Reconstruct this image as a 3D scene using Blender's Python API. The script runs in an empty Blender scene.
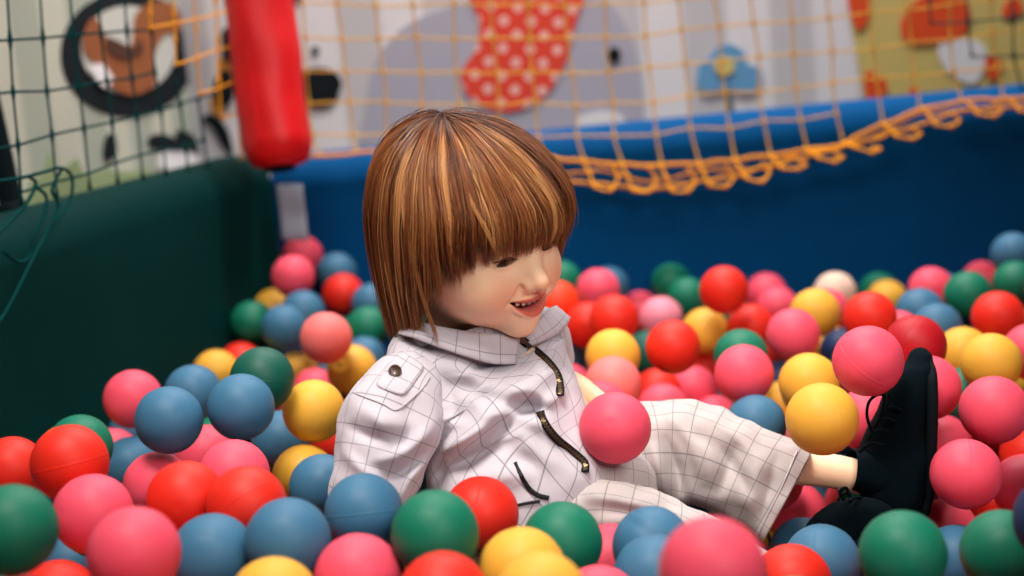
import bpy, bmesh, math, random
import numpy as np
from mathutils import Vector, Matrix, noise
from mathutils.bvhtree import BVHTree

S = bpy.context.scene
COL = S.collection
R = math.radians

# ------------------------------------------------------------------ camera
FPX = 1500.0                                    # focal length for a 1024 px wide frame
CAM = np.array([0.0, 0.0, 0.62])
PITCH, ROLL = R(9.54), R(5.0)
AX_F = np.array([0, math.cos(PITCH), -math.sin(PITCH)])
_u0 = np.array([0, math.sin(PITCH), math.cos(PITCH)]); _r0 = np.array([1.0, 0, 0])
AX_U = math.cos(ROLL) * _u0 + math.sin(ROLL) * _r0
AX_R = math.cos(ROLL) * _r0 - math.sin(ROLL) * _u0

def at(x, y, Z):
    """point at depth Z metres in front of the camera on the sight line of picture point x, y"""
    return CAM + Z * (AX_F + AX_R * ((x - 512) / FPX) - AX_U * ((y - 288) / FPX))

def on_plane(x, y, p0, n):
    d = at(x, y, 1.0) - CAM
    return CAM + d * (np.dot(np.asarray(p0) - CAM, n) / np.dot(d, n))

cam_data = bpy.data.cameras.new('camera'); cam = bpy.data.objects.new('camera', cam_data); COL.objects.link(cam)
cam_data.sensor_width = 36.0; cam_data.lens = FPX / 1024 * 36
cam.matrix_world = Matrix([[AX_R[i], AX_U[i], -AX_F[i], CAM[i]] for i in range(3)] + [[0, 0, 0, 1]])
cam_data.clip_start = 0.05
cam_data.dof.use_dof = True; cam_data.dof.focus_distance = 1.46; cam_data.dof.aperture_fstop = 2.7
S.camera = cam

# ------------------------------------------------------------------ light
S.view_settings.view_transform = 'Standard'; S.view_settings.look = 'None'
S.view_settings.gamma = 1.0; S.view_settings.use_curve_mapping = False
S.view_settings.exposure = -0.78
S.cycles.use_denoising = True
w = bpy.data.worlds.new('room_ambient'); S.world = w; w.use_nodes = True
w.node_tree.nodes['Background'].inputs[0].default_value = (0.62, 0.72, 0.85, 1)
w.node_tree.nodes['Background'].inputs[1].default_value = 0.04

def area(name, loc, target, size, power, color, size_y=None, spread=180):
    d = bpy.data.lights.new(name, 'AREA'); d.energy = power; d.color = color; d.size = size
    if size_y: d.shape = 'RECTANGLE'; d.size_y = size_y
    d.spread = R(spread)
    o = bpy.data.objects.new(name, d); COL.objects.link(o); o.location = loc
    o.rotation_euler = (Vector(target) - Vector(loc)).to_track_quat('-Z', 'Y').to_euler()
    return o
area('ceiling_softlight', (-0.2, 0.85, 2.2), (0.06, 1.55, 0.25), 0.8, 17.5, (1.0, 0.94, 0.88), spread=66)
area('front_fill_light', (0.75, -0.25, 1.45), (0.0, 1.5, 0.38), 0.9, 6.0, (1.0, 0.95, 0.92), spread=58)  # added fill for the face from the front right, no window there
area('mural_fill_light', (0.35, 2.62, 2.5), (0.35, 3.1, 0.7), 1.8, 95, (1.0, 0.97, 0.95), size_y=0.3, spread=140)  # unseen lamp added above the mural wall to brighten the prints

# ------------------------------------------------------------------ helpers
def lin(r, g, b):
    return tuple(((c / 255) / 12.92 if c / 255 <= 0.04045 else ((c / 255 + 0.055) / 1.055) ** 2.4) for c in (r, g, b)) + (1.0,)

def mat(name, rgb, rough=0.5, spec=0.5, metal=0.0, bump=0.0, bscale=60, var=0.0, vscale=8, sheen=0.0, sss=0.0, coat=0.0):
    m = bpy.data.materials.new(name); m.use_nodes = True
    nt = m.node_tree; N = nt.nodes; L = nt.links; b = N['Principled BSDF']
    col = rgb if len(rgb) == 4 else lin(*rgb)
    b.inputs['Base Color'].default_value = col
    b.inputs['Roughness'].default_value = rough; b.inputs['Metallic'].default_value = metal
    b.inputs['Specular IOR Level'].default_value = spec
    b.inputs['Sheen Weight'].default_value = sheen
    b.inputs['Coat Weight'].default_value = coat
    if sss: b.inputs['Subsurface Weight'].default_value = sss; b.inputs['Subsurface Radius'].default_value = (0.01, 0.004, 0.002); b.inputs['Subsurface Scale'].default_value = 1.0
    if bump or var:
        tc = N.new('ShaderNodeTexCoord')
    if var:
        nz = N.new('ShaderNodeTexNoise'); nz.inputs['Scale'].default_value = vscale; nz.inputs['Detail'].default_value = 4
        L.new(tc.outputs['Object'], nz.inputs['Vector'])
        mr = N.new('ShaderNodeMapRange'); mr.inputs[3].default_value = 1 - var; mr.inputs[4].default_value = 1 + var
        L.new(nz.outputs[0], mr.inputs[0])
        hs = N.new('ShaderNodeHueSaturation'); hs.inputs['Color'].default_value = col
        L.new(mr.outputs[0], hs.inputs['Value']); L.new(hs.outputs[0], b.inputs['Base Color'])
    if bump:
        nb = N.new('ShaderNodeTexNoise'); nb.inputs['Scale'].default_value = bscale; nb.inputs['Detail'].default_value = 5
        L.new(tc.outputs['Object'], nb.inputs['Vector'])
        bp = N.new('ShaderNodeBump'); bp.inputs['Strength'].default_value = bump; bp.inputs['Distance'].default_value = 0.002
        L.new(nb.outputs[0], bp.inputs['Height']); L.new(bp.outputs[0], b.inputs['Normal'])
    return m

class MB:
    """collects vertices, faces, face materials and per-vertex uv; builds ONE mesh object"""
    def __init__(self): self.v = []; self.f = []; self.mi = []; self.uv = []; self.col = {}
    def add(self, verts, faces, mi=0, uv=None):
        o = len(self.v); verts = [tuple(map(float, p)) for p in verts]
        self.v += verts; self.f += [tuple(o + i for i in f) for f in faces]; self.mi += [mi] * len(faces)
        self.uv += [tuple(map(float, q)) for q in uv] if uv is not None else [(0.0, 0.0)] * len(verts)
        return o
    def tube(self, pts, rad, sides=6, mi=0, closed=False, cap=True):
        pts = [np.asarray(p, float) for p in pts]; n = len(pts)
        rads = [rad] * n if np.isscalar(rad) else list(rad)
        V = []; prev = None
        for i in range(n):
            a = pts[i - 1] if (i or closed) else pts[i]; b = pts[(i + 1) % n] if (i < n - 1 or closed) else pts[i]
            t = b - a; t = t / (np.linalg.norm(t) + 1e-12)
            if prev is None:
                prev = np.cross(t, [0.3, 0.2, 0.9]); 
            prev = prev - t * prev.dot(t); prev /= np.linalg.norm(prev) + 1e-12
            bn = np.cross(t, prev)
            for k in range(sides):
                an = 2 * math.pi * k / sides
                V.append(pts[i] + rads[i] * (math.cos(an) * prev + math.sin(an) * bn))
        F = []
        for i in range(n if closed else n - 1):
            for k in range(sides):
                a = i * sides + k; b = i * sides + (k + 1) % sides; c = ((i + 1) % n) * sides + (k + 1) % sides; d = ((i + 1) % n) * sides + k
                F.append((a, b, c, d))
        if cap and not closed:
            F.append(tuple(range(sides - 1, -1, -1))); F.append(tuple(range((n - 1) * sides, n * sides)))
        self.add(V, F, mi)
    def grid(self, G, mi=0, uv=None, flip=False):
        """G: rows x cols array of points"""
        n, m = len(G), len(G[0])
        F = [(i * m + j, i * m + j + 1, (i + 1) * m + j + 1, (i + 1) * m + j) for i in range(n - 1) for j in range(m - 1)]
        if flip: F = [f[::-1] for f in F]
        return self.add([p for r in G for p in r], F, mi, [q for r in uv for q in r] if uv is not None else None)
    def box(self, c, ax, ay, az, mi=0):
        c, ax, ay, az = (np.asarray(q, float) for q in (c, ax, ay, az))
        V = [c + sx * ax + sy * ay + sz * az for sx in (-1, 1) for sy in (-1, 1) for sz in (-1, 1)]
        self.add(V, [(0, 1, 3, 2), (4, 6, 7, 5), (0, 4, 5, 1), (2, 3, 7, 6), (0, 2, 6, 4), (1, 5, 7, 3)], mi)
    def build(self, name, mats, parent=None, smooth=True, origin=None, recalc=False, bevel=0):
        me = bpy.data.meshes.new(name)
        o = np.zeros(3) if origin is None else np.asarray(origin, float)
        me.from_pydata([tuple(np.asarray(p) - o) for p in self.v], [], self.f)
        mats = mats if isinstance(mats, (list, tuple)) else [mats]
        for m in mats: me.materials.append(m)
        me.polygons.foreach_set('material_index', self.mi)
        me.polygons.foreach_set('use_smooth', [smooth] * len(self.f))
        ul = me.uv_layers.new(name='uv')
        li = np.empty(len(me.loops), dtype=np.int32); me.loops.foreach_get('vertex_index', li)
        ul.data.foreach_set('uv', np.asarray(self.uv, dtype=np.float32)[li].ravel())
        for nm, arr in self.col.items():
            at_ = me.attributes.new(nm, 'FLOAT', 'POINT'); at_.data.foreach_set('value', np.asarray(arr, dtype=np.float32))
        if recalc:
            bm = bmesh.new(); bm.from_mesh(me); bmesh.ops.recalc_face_normals(bm, faces=bm.faces); bm.to_mesh(me); bm.free()
        me.update()
        ob = bpy.data.objects.new(name, me); COL.objects.link(ob)
        ob.location = o
        if parent is not None:
            ob.parent = parent
            ob.location = Vector(o) - parent.location
        if bevel:
            bv = ob.modifiers.new('bevel', 'BEVEL'); bv.width = bevel; bv.segments = 2; bv.limit_method = 'ANGLE'
        return ob

def tag(o, label=None, cat=None, group=None, kind=None):
    if label: o['label'] = label
    if cat: o['category'] = cat
    if group: o['group'] = group
    if kind: o['kind'] = kind
    return o

def empty(name, loc):
    o = bpy.data.objects.new(name, None); COL.objects.link(o); o.location = Vector(tuple(map(float, loc))); o.empty_display_size = 0.05
    return o

def spline(pts, n):
    """Catmull-Rom through pts (any dimension), n samples"""
    P = np.asarray(pts, float); P = np.vstack([2 * P[0] - P[1], P, 2 * P[-1] - P[-2]])
    m = len(P) - 3; out = []
    for s in np.linspace(0, m, n):
        i = min(int(s), m - 1); t = s - i; a, b, c, d = P[i:i + 4]
        out.append(0.5 * (2 * b + (c - a) * t + (2 * a - 5 * b + 4 * c - d) * t * t + (3 * b - a - 3 * c + d) * t ** 3))
    return np.array(out)

def closed_spline(pts, n):
    P = np.asarray(pts, float); m = len(P); out = []
    for s in np.linspace(0, m, n, endpoint=False):
        i = int(s); t = s - i; a, b, c, d = (P[(i + k) % m] for k in (-1, 0, 1, 2))
        out.append(0.5 * (2 * b + (c - a) * t + (2 * a - 5 * b + 4 * c - d) * t * t + (3 * b - a - 3 * c + d) * t ** 3))
    return np.array(out)

def nz(p, s=1.0):
    return noise.noise(Vector((float(p[0]) * s, float(p[1]) * s, float(p[2]) * s)))

# ------------------------------------------------------------------ materials of the setting
M_green = mat('dark_green_vinyl', (0, 45, 43), 0.7, 0.05, bump=0.25, bscale=30, var=0.1, vscale=3)
M_blue = mat('blue_vinyl', (0, 70, 122), 0.7, 0.05, bump=0.25, bscale=30, var=0.1, vscale=3)
M_floor = mat('navy_mat', (6, 24, 34), 0.7, 0.3, bump=0.3, bscale=80)
M_red = mat('red_vinyl', (214, 12, 20), 0.45, 0.35, bump=0.5, bscale=14)
M_post = mat('dark_post', (4, 18, 22), 0.8, 0.1, bump=0.1)
M_strap = mat('grey_webbing', (124, 126, 138), 0.8, 0.2, bump=0.4, bscale=300)
M_yrope = mat('orange_yellow_cord', (240, 158, 24), 0.7, 0.2, bump=0.5, bscale=600, var=0.15, vscale=40)
M_ycord = mat('pale_yellow_cord', (242, 192, 84), 0.7, 0.2, bump=0.5, bscale=600, var=0.1, vscale=40)
M_grope = mat('dark_green_cord', (2, 58, 58), 0.8, 0.05, bump=0.5, bscale=600)
M_grope2 = mat('dark_teal_cord', (30, 66, 74), 0.7, 0.2, bump=0.5, bscale=600)

def stripe_mat():
    m = bpy.data.materials.new('striped_mural_wall'); m.use_nodes = True
    N = m.node_tree.nodes; L = m.node_tree.links; b = N['Principled BSDF']; b.inputs['Roughness'].default_value = 0.75
    uv = N.new('ShaderNodeUVMap'); uv.uv_map = 'uv'
    sx = N.new('ShaderNodeSeparateXYZ'); L.new(uv.outputs[0], sx.inputs[0])
    md = N.new('ShaderNodeMath'); md.operation = 'PINGPONG'; md.inputs[1].default_value = 0.085
    L.new(sx.outputs[0], md.inputs[0])
    cr = N.new('ShaderNodeValToRGB'); mr = N.new('ShaderNodeMapRange'); mr.inputs[2].default_value = 0.085
    L.new(md.outputs[0], mr.inputs[0]); L.new(mr.outputs[0], cr.inputs[0])
    cr.color_ramp.interpolation = 'EASE'
    e = cr.color_ramp.elements; e[0].position = 0.40; e[0].color = lin(236, 230, 232); e[1].position = 0.6; e[1].color = lin(205, 200, 203)
    L.new(cr.outputs[0], b.inputs['Base Color'])
    return m
def stripe_mat2():
    m = stripe_mat(); m.name = 'striped_mural_wall_beige'
    e = [n for n in m.node_tree.nodes if n.type == 'VALTORGB'][0].color_ramp.elements
    e[0].color = lin(196, 196, 178); e[1].color = lin(166, 172, 156)
    return m
M_mural = stripe_mat(); M_mural2 = stripe_mat2()

# ------------------------------------------------------------------ the pit: floor, padded walls
CORNER = np.array([-0.40, 2.60]); LDIR = np.array([-0.2, -0.75]); LDIR = LDIR / np.linalg.norm(LDIR)
LN = np.array([-LDIR[1], LDIR[0]]); LN = LN if LN[0] > 0 else -LN      # inward normal of the left wall
TOPZ = 0.455

def padded_wall(name, a, b, n, m, top=TOPZ, thick=0.14, za=0.0, zb=0.0, x_uv=0):
    """foam wall with a rounded top; a, b on the inner face, n inward normal; za/zb raise the top at the ends"""
    mb = MB(); a = np.asarray(a); b = np.asarray(b)
    prof = [(0.0, -0.02)] + [(0.0, z) for z in np.linspace(0.05, top - 0.055, 6)]
    r = 0.055
    for k in range(1, 10): 
        an = math.pi / 2 * k / 9; prof.append((-(r - r * math.cos(an)), top - r + r * math.sin(an)))
    for k in range(1, 10):
        an = math.pi / 2 * k / 9; prof.append((-(thick - r) - r * math.sin(an), top - r + r * math.cos(an)))
    prof += [(-thick, z) for z in (0.3, 0.15, -0.02)]
    G = []
    n_seg = 60
    for i in range(n_seg + 1):
        t = i / n_seg; p = a + (b - a) * t; row = []
        for d, z in prof:
            ww = 0.004 * nz((p[0] * 5, p[1] * 5, z * 9)) + 0.003 * nz((p[0] * 14, p[1] * 14, z * 4))
            zz = z + (za * (1 - t) + zb * t) * max(0, z / top) 
            row.append((p[0] + n[0] * (d + ww), p[1] + n[1] * (d + ww), zz))
        G.append(row)
    mb.grid(G)
    o = mb.build(name, m, recalc=True)
    return tag(o, kind='structure')
padded_wall('wall_left', CORNER - LDIR * 0.0, CORNER + LDIR * 2.0, LN, M_green, za=0.0, zb=-0.02)
padded_wall('wall_back', CORNER + np.array([-0.0, 0.0]), np.array([1.9, 2.60]), np.array([0, -1.0]), M_blue, za=-0.01, zb=0.01)
mb = MB(); g = [[(x, y, 0.0) for x in np.linspace(-1.6, 2.2, 20)] for y in np.linspace(0.2, 3.4, 20)]
mb.grid(g); tag(mb.build('floor', M_floor, recalc=True), kind='structure')

# mural walls behind the pit
MY = 3.0
mb = MB(); xs = np.linspace(-0.605, 3.0, 40); zs = np.linspace(0, 2.6, 20)
mb.grid([[(x, MY, z) for x in xs] for z in zs], uv=[[(x, z) for x in xs] for z in zs])
mb.box((1.2, MY + 0.06, 1.3), (1.8, 0, 0), (0, 0.055, 0), (0, 0, 1.3))
tag(mb.build('wall_mural_back', M_mural, smooth=False), kind='structure')
LM0 = CORNER - LN * 0.30 + LDIR * (-0.55)            # start of the left mural, behind the left padded wall
mb = MB(); ts = np.linspace(0, 2.4, 40)
def lm(t, z, off=0.0): return (LM0[0] + LDIR[0] * t + LN[0] * off, LM0[1] + LDIR[1] * t + LN[1] * off, z)
mb.grid([[lm(t, z) for t in ts] for z in zs], uv=[[(t, z) for t in ts] for z in zs])
mb.grid([[lm(t, z, -0.05) for t in ts] for z in zs], uv=[[(t, z) for t in ts] for z in zs])
tag(mb.build('wall_mural_left', M_mural2, smooth=False), kind='structure')
LN3 = np.array([LN[0], LN[1], 0.0]); LM03 = np.array([LM0[0], LM0[1], 0.0])
BN3 = np.array([0, -1.0, 0])

# ------------------------------------------------------------------ printed mural figures (flat prints on the walls)
def print_shape(name, outline, m, parent, wall='back', lift=0.002, curve=True, n=48, dots=False):
    """flat printed shape: smooth outline given on the wall, 1.5 mm thick"""
    p0, nn = ((0, MY, 0), BN3) if wall == 'back' else (LM03, LN3)
    o2 = closed_spline(outline, n) if curve else np.asarray(outline, float)
    front = [on_plane(x, y, p0, nn) + nn * (lift + 0.0015) for x, y in o2]; back = [p - nn * 0.0015 for p in front]
    c = np.mean(front, axis=0); k = len(front)
    bm = bmesh.new()
    fv = [bm.verts.new(p) for p in front]; bv = [bm.verts.new(p) for p in back]
    f = bm.faces.new(fv); bm.faces.new(bv[::-1])
    for i in range(k): bm.faces.new((fv[i], bv[i], bv[(i + 1) % k], fv[(i + 1) % k]))
    bmesh.ops.recalc_face_normals(bm, faces=bm.faces); bmesh.ops.triangulate(bm, faces=[q for q in bm.faces if len(q.verts) > 4])
    me = bpy.data.meshes.new(name); bm.to_mesh(me); bm.free(); me.materials.append(m)
    ob = bpy.data.objects.new(name, me); COL.objects.link(ob)
    me.transform(Matrix.Translation(-parent.location)); ob.parent = parent
    return ob
def ell(cx, cy, rx, ry, n=14, rot=0):
    c, s = math.cos(rot), math.sin(rot)
    return [(cx + rx * math.cos(t) * c - ry * math.sin(t) * s, cy + rx * math.cos(t) * s + ry * math.sin(t) * c) for t in np.linspace(0, 2 * math.pi, n, endpoint=False)]
def flat(name, rgb): return mat(name, rgb, 0.75, 0.2)
P_grey = flat('print_lavender_grey', (182, 178, 192)); P_black = flat('print_black', (14, 22, 28)); P_blue = flat('print_sky_blue', (108, 164, 206))
P_yel = flat('print_pale_yellow', (226, 200, 120)); P_stem = flat('print_stem', (92, 112, 118)); P_or = flat('print_orange', (236, 84, 40))
P_gir = flat('print_giraffe_yellow', (216, 192, 116)); P_brown = flat('print_brown', (150, 88, 52)); P_white = flat('print_white', (240, 236, 236))
P_leaf = flat('print_leaf_green', (146, 162, 118)); P_dbrown = flat('print_dark_brown', (84, 52, 40)); P_rose = flat('print_orange_patch', (214, 140, 66))
def dot_mat():
    m = bpy.data.materials.new('print_red_with_white_dots'); m.use_nodes = True
    N = m.node_tree.nodes; L = m.node_tree.links; b = N['Principled BSDF']; b.inputs['Roughness'].default_value = 0.75
    tc = N.new('ShaderNodeTexCoord'); mp = N.new('ShaderNodeMapping'); L.new(tc.outputs['Object'], mp.inputs[0])
    mp.inputs['Rotation'].default_value = (0, R(38), 0)
    sx = N.new('ShaderNodeSeparateXYZ'); L.new(mp.outputs[0], sx.inputs[0])
    def cell(o):
        a = N.new('ShaderNodeMath'); a.operation = 'PINGPONG'; a.inputs[1].default_value = 0.019; L.new(o, a.inputs[0])
        q = N.new('ShaderNodeMath'); q.operation = 'POWER'; q.inputs[1].default_value = 2; L.new(a.outputs[0], q.inputs[0]); return q.outputs[0]
    s = N.new('ShaderNodeMath'); s.operation = 'ADD'; L.new(cell(sx.outputs[0]), s.inputs[0]); L.new(cell(sx.outputs[2]), s.inputs[1])
    lt = N.new('ShaderNodeMath'); lt.operation = 'LESS_THAN'; lt.inputs[1].default_value = 0.0098 ** 2; L.new(s.outputs[0], lt.inputs[0])
    mx = N.new('ShaderNodeMix'); mx.data_type = 'RGBA'; mx.inputs[6].default_value = lin(238, 66, 40); mx.inputs[7].default_value = lin(250, 190, 180)
    L.new(lt.outputs[0], mx.inputs[0]); L.new(mx.outputs[2], b.inputs['Base Color'])
    return m
P_dots = dot_mat()

def mural_thing(name, label, cat, px, wall='back'):
    p0, nn = ((0, MY, 0), BN3) if wall == 'back' else (LM03, LN3)
    return tag(empty(name, on_plane(px[0], px[1], p0, nn)), label, cat)
e = mural_thing('elephant_print', 'grey cartoon elephant with a red dotted ear printed on the striped wall', 'wall print', (500, 130))
print_shape('body', [(368, 150), (366, 105), (375, 62), (402, 28), (440, 10), (480, -4), (540, -14), (600, -4), (628, 30), (640, 70), (642, 110), (640, 150), (560, 165), (450, 165)], P_grey, e, lift=0.001)
tag(print_shape('ear', [(474, -20), (578, -20), (575, 25), (562, 70), (540, 100), (505, 112), (472, 100), (461, 75), (474, 52), (480, 25)], P_dots, e, lift=0.0035), 'red ear with white dots')
tag(print_shape('eye', ell(614, 55, 6.5, 8), P_black, e, lift=0.0035), 'black eye')
print_shape('toenail', [(578, 118), (600, 112), (620, 114), (622, 126), (600, 128), (580, 127)], P_white, e, lift=0.0035)
e = mural_thing('flower_print', 'blue cloud-shaped flower with yellow middle printed on the striped wall', 'wall print', (730, 112))
print_shape('stem', [(726, 86), (731, 86), (736, 125), (730, 126)], P_stem, e, curve=False, lift=0.001)
print_shape('petals', [(697, 76), (700, 62), (709, 58), (716, 48), (730, 44), (744, 52), (747, 64), (759, 68), (762, 80), (754, 91), (740, 92), (728, 88), (708, 92), (698, 86)], P_blue, e, lift=0.003)
print_shape('flower_centre', ell(724, 66, 10, 9.5), P_yel, e, lift=0.0055)
e = mural_thing('giraffe_print', 'yellow giraffe with orange patches printed at the upper right of the wall', 'wall print', (940, 108))
print_shape('body', [(847, -30), (1060, -30), (1060, 150), (880, 150), (866, 110), (857, 60), (850, 20)], P_gir, e, curve=False, lift=0.001)
print_shape('pale_patch', [(938, 46), (960, 38), (984, 46), (982, 72), (970, 84), (946, 70)], P_white, e, lift=0.003)
for k in ([(848, -10), (868, -10), (868, 18), (858, 30), (850, 14)], [(900, 24), (912, 4), (934, -8), (962, -4), (970, 20), (958, 38), (930, 44), (906, 42)], [(864, 74), (878, 74), (887, 86), (880, 98), (868, 104)],
          [(910, 88), (917, 88), (918, 104), (909, 104)], [(985, 58), (998, 58), (1001, 70), (992, 80), (986, 74)], [(1003, 6), (1016, -4), (1022, 10), (1010, 18), (1002, 16)]):
    print_shape('patch', k, P_or, e, lift=0.0035)
e = mural_thing('panda_print', 'black and brown oval figure printed on the wall beside the red pole', 'wall print', (318, 108))
print_shape('dark_patch', ell(318, 84, 24, 17), P_black, e, lift=0.003)
print_shape('brown_patch', ell(318, 94, 21, 16), P_dbrown, e, lift=0.001)
print_shape('ear', [(284, -8), (300, -6), (296, 6), (290, 22), (285, 20)], P_black, e, lift=0.001)
print_shape('nose', ell(315, 51, 4, 4.5), P_black, e, lift=0.001)
e = mural_thing('tyre_swing_print', 'black tyre ring with a brown animal inside printed on the left wall', 'wall print', (127, 110), 'left')
print_shape('tyre', ell(127, 54, 67, 63, 24), P_black, e, 'left', lift=0.001, n=64)
print_shape('opening', ell(126, 50, 47, 44, 24), flat('print_cream', (200, 200, 190)), e, 'left', lift=0.0035, n=64)
print_shape('animal_body', [(82, 30), (92, 18), (104, 38), (128, 46), (132, 16), (150, 2), (172, 6), (178, 30), (160, 36), (150, 60), (152, 84), (128, 96), (104, 84), (92, 66), (80, 50)], P_brown, e, 'left', lift=0.006)
print_shape('animal_arm', [(104, 38), (128, 48), (134, 40), (138, 52), (120, 60), (104, 52)], P_dbrown, e, 'left', lift=0.0085)
print_shape('muzzle', [(86, 70), (96, 64), (108, 78), (100, 88)], P_white, e, 'left', lift=0.0085)
e = mural_thing('leaf_print', 'black jungle leaves around a white flower printed on the left wall', 'wall print', (180, 165), 'left')
for k in ([(146, 140), (156, 134), (172, 138), (182, 150), (166, 150), (152, 148)], [(174, 132), (186, 132), (200, 146), (210, 160), (196, 154), (182, 146)], 
          [(104, 138), (112, 134), (115, 152), (108, 160), (102, 156)], [(150, 176), (166, 170), (180, 178), (164, 186)]):
    print_shape('leaf', k, P_black, e, 'left', lift=0.003)
print_shape('white_flower', ell(180, 162, 22, 16), P_white, e, 'left', lift=0.001)
e = mural_thing('grass_print', 'pale green grass printed low on the left wall behind the netting', 'wall print', (80, 190), 'left')
print_shape('grass_blades', [(20, 215), (30, 180), (42, 176), (48, 150), (56, 178), (66, 166), (76, 158), (84, 176), (104, 170), (130, 172), (150, 168), (160, 215)], P_leaf, e, 'left', curve=False, lift=0.001)
e = mural_thing('butterfly_print', 'black and orange butterfly printed left of the red pole', 'wall print', (225, 108))
for k in ([(222, 32), (232, 30), (234, 60), (224, 58)], [(217, 76), (230, 70), (234, 96), (222, 108), (214, 92)]):
    print_shape('wing', k, P_black, e, lift=0.003)
for k in ([(219, 60), (234, 56), (238, 76), (224, 82)], [(212, 96), (226, 100), (222, 114), (212, 112)]):
    print_shape('wing_patch', k, P_rose, e, lift=0.001)
e = mural_thing('leaf_print', 'single black curved leaf printed low beside the red padded pole', 'wall print', (218, 150))
print_shape('leaf', [(202, 118), (214, 115), (228, 130), (233, 158), (222, 146), (212, 128)], P_black, e, lift=0.001)

# ------------------------------------------------------------------ red corner pole, strap, dark post
def slanted(px0, px1, Z0, Z1): return at(*px0, Z0), at(*px1, Z1)
a, b = at(251, -60, 2.47), at(280, 169, 2.44)
pole = tag(empty('padded_pole', b), 'red vinyl padded pole at the corner of the ball pit', 'pole')
mb = MB(); G = []; UVs = []
ns, nr = 40, 40
ax = (a - b) / np.linalg.norm(a - b); w1 = np.cross(ax, AX_F); w1 /= np.linalg.norm(w1); w2 = np.cross(w1, ax)
for i in range(ns + 1):
    t = i / ns; c = b + (a - b) * t
    s = min(1.0, math.sqrt(max(0.0, 1 - (1 - min(1, t * 12)) ** 2)) * 0.35 + 0.65) if t < 1 / 12 else 1.0
    if t < 0.10: s *= 0.82 + 1.8 * t
    if i == 0: s *= 0.6
    row = []
    for k in range(nr + 1):
        an = 2 * math.pi * (k % nr) / nr
        rr = 0.057 * s * (1 + 0.05 * nz((math.cos(an) * 1.5, math.sin(an) * 1.5, t * 5)) + 0.03 * math.sin(3 * an + t * 7))
        row.append(c + rr * (math.cos(an) * w1 + math.sin(an) * w2))
    G.append(row)
mb.grid(G); o0 = len(mb.v); mb.add(G[0][:-1], [tuple(range(nr))])
mb.build('vinyl_sleeve', M_red, pole, recalc=True)
mb = MB(); mb.tube([b - ax * 0.002, b + ax * 0.01], 0.026, 16); mb.tube([b + ax * 0.005, b + ax * 0.5], 0.021, 14)
mb.build('steel_post', M_post, pole)
# seam along the sleeve
mb = MB(); mb.tube([b + ax * (0.03 + 0.38 * t) + 0.0575 * (w2 * -0.94 + w1 * 0.34) for t in np.linspace(0, 1, 20)], 0.0016, 6)
mb.build('seam', M_red, pole)

p_top, p_bot = at(290, 184, 2.44), at(296, 240, 2.44)
sx = AX_R * 0.021
mb = MB(); mb.grid([[p_top + (p_bot - p_top) * t + sx * s + np.array([0, -1, 0]) * (0.004 + 0.002 * math.sin(t * 9)) for s in np.linspace(-1, 1, 6)] for t in np.linspace(0, 1, 14)])
so = mb.build('webbing_strap', M_strap, recalc=True); sm = so.modifiers.new('thick', 'SOLIDIFY'); sm.thickness = 0.003
tag(so, 'grey webbing strap hanging at the corner seam between the green and blue walls', 'strap')

a, b = at(-14, 90, 2.05), at(14, 216, 2.05)
pt = tag(empty('net_post', b), 'dark slanted net post at the far left edge behind the netting', 'post')
mb = MB(); mb.tube([b - (a - b) * 0.3, b, a, a + (a - b) * 1.5], 0.016, 14); mb.build('tube', M_post, pt)
mb = MB(); mb.tube([b - (a - b) * 0.02, b + (a - b) * 0.10], 0.021, 16); mb.build('collar', M_post, pt)

# ------------------------------------------------------------------ nets
def cord(mb, pts, r=0.0017, knots=True, n=6):
    pts = np.asarray(pts); m = len(pts)
    if m < 2: return
    sp = spline(pts, (m - 1) * n + 1)
    rad = [r * (2.2 if knots and i % n == 0 else 1.0) for i in range(len(sp))]
    mb.tube(sp, rad, 6)

rn = random.Random(7)
def yplane(x, y, Y): return on_plane(x, y, (0, Y, 0), BN3)
def edge_y(x): return float(np.interp(x, [230, 300, 340, 420, 500, 570, 640, 700, 770, 840, 880, 920, 960, 1040], [160, 158, 154, 150, 152, 160, 166, 164, 156, 145, 126, 110, 101, 97]))
def low_y(x): return float(np.interp(x, [500, 560, 650, 720, 800, 880, 960, 1040], [165, 182, 190, 180, 158, 136, 112, 106]))
def top_row(x, j):
    base = [-30, 5, 38, 72, 104, 136][j]
    return base - 0.10 * max(0, x - 620) - 0.02 * max(0, 400 - x) * 0.2
net = tag(empty('safety_net', yplane(640, 166, 2.56)), 'orange-yellow safety net hanging above the blue padded wall with a sagging edge', 'net')
mb = MB(); cols = []
xc = [307, 344, 382, 419, 457, 495, 533, 571, 609, 648, 686, 722, 758, 795, 832, 873, 912, 954, 996, 1036, 1078, 1120, 1162, 1204, 1246]
for x in xc:
    col = []
    for j in range(6):
        y = top_row(x, j)
        ye = edge_y(x + 12)
        if y > ye - 14: break
        col.append((x + 0.095 * (y - 20) + rn.uniform(-2, 2) - 4, y + rn.uniform(-2, 2)))
    col.append((x + 0.095 * (edge_y(x) - 20), edge_y(x + 8)))
    cols.append(col)
for c in cols: cord(mb, [yplane(x, y, 2.565 - 0.01 * (k == len(c) - 1)) for k, (x, y) in enumerate(c)])
for j in range(6):
    run = []
    for c in cols:
        if j < len(c) - 1: run.append(c[j])
        else:
            if len(run) > 1: cord(mb, [yplane(x, y, 2.565) for x, y in run], knots=False)
            run = []
    if len(run) > 1: cord(mb, [yplane(x, y, 2.565) for x, y in run], knots=False)
mb.build('netting', M_ycord, net)
mb = MB()
xs_ = np.linspace(296, 1250, 76)
cord(mb, [yplane(x, edge_y(x) + rn.uniform(-1, 1), 2.545) for x in xs_], 0.0036, False, 3)
mb.build('edge_rope', M_yrope, net)
mb = MB()
xs_ = np.linspace(556, 1250, 63)
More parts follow.
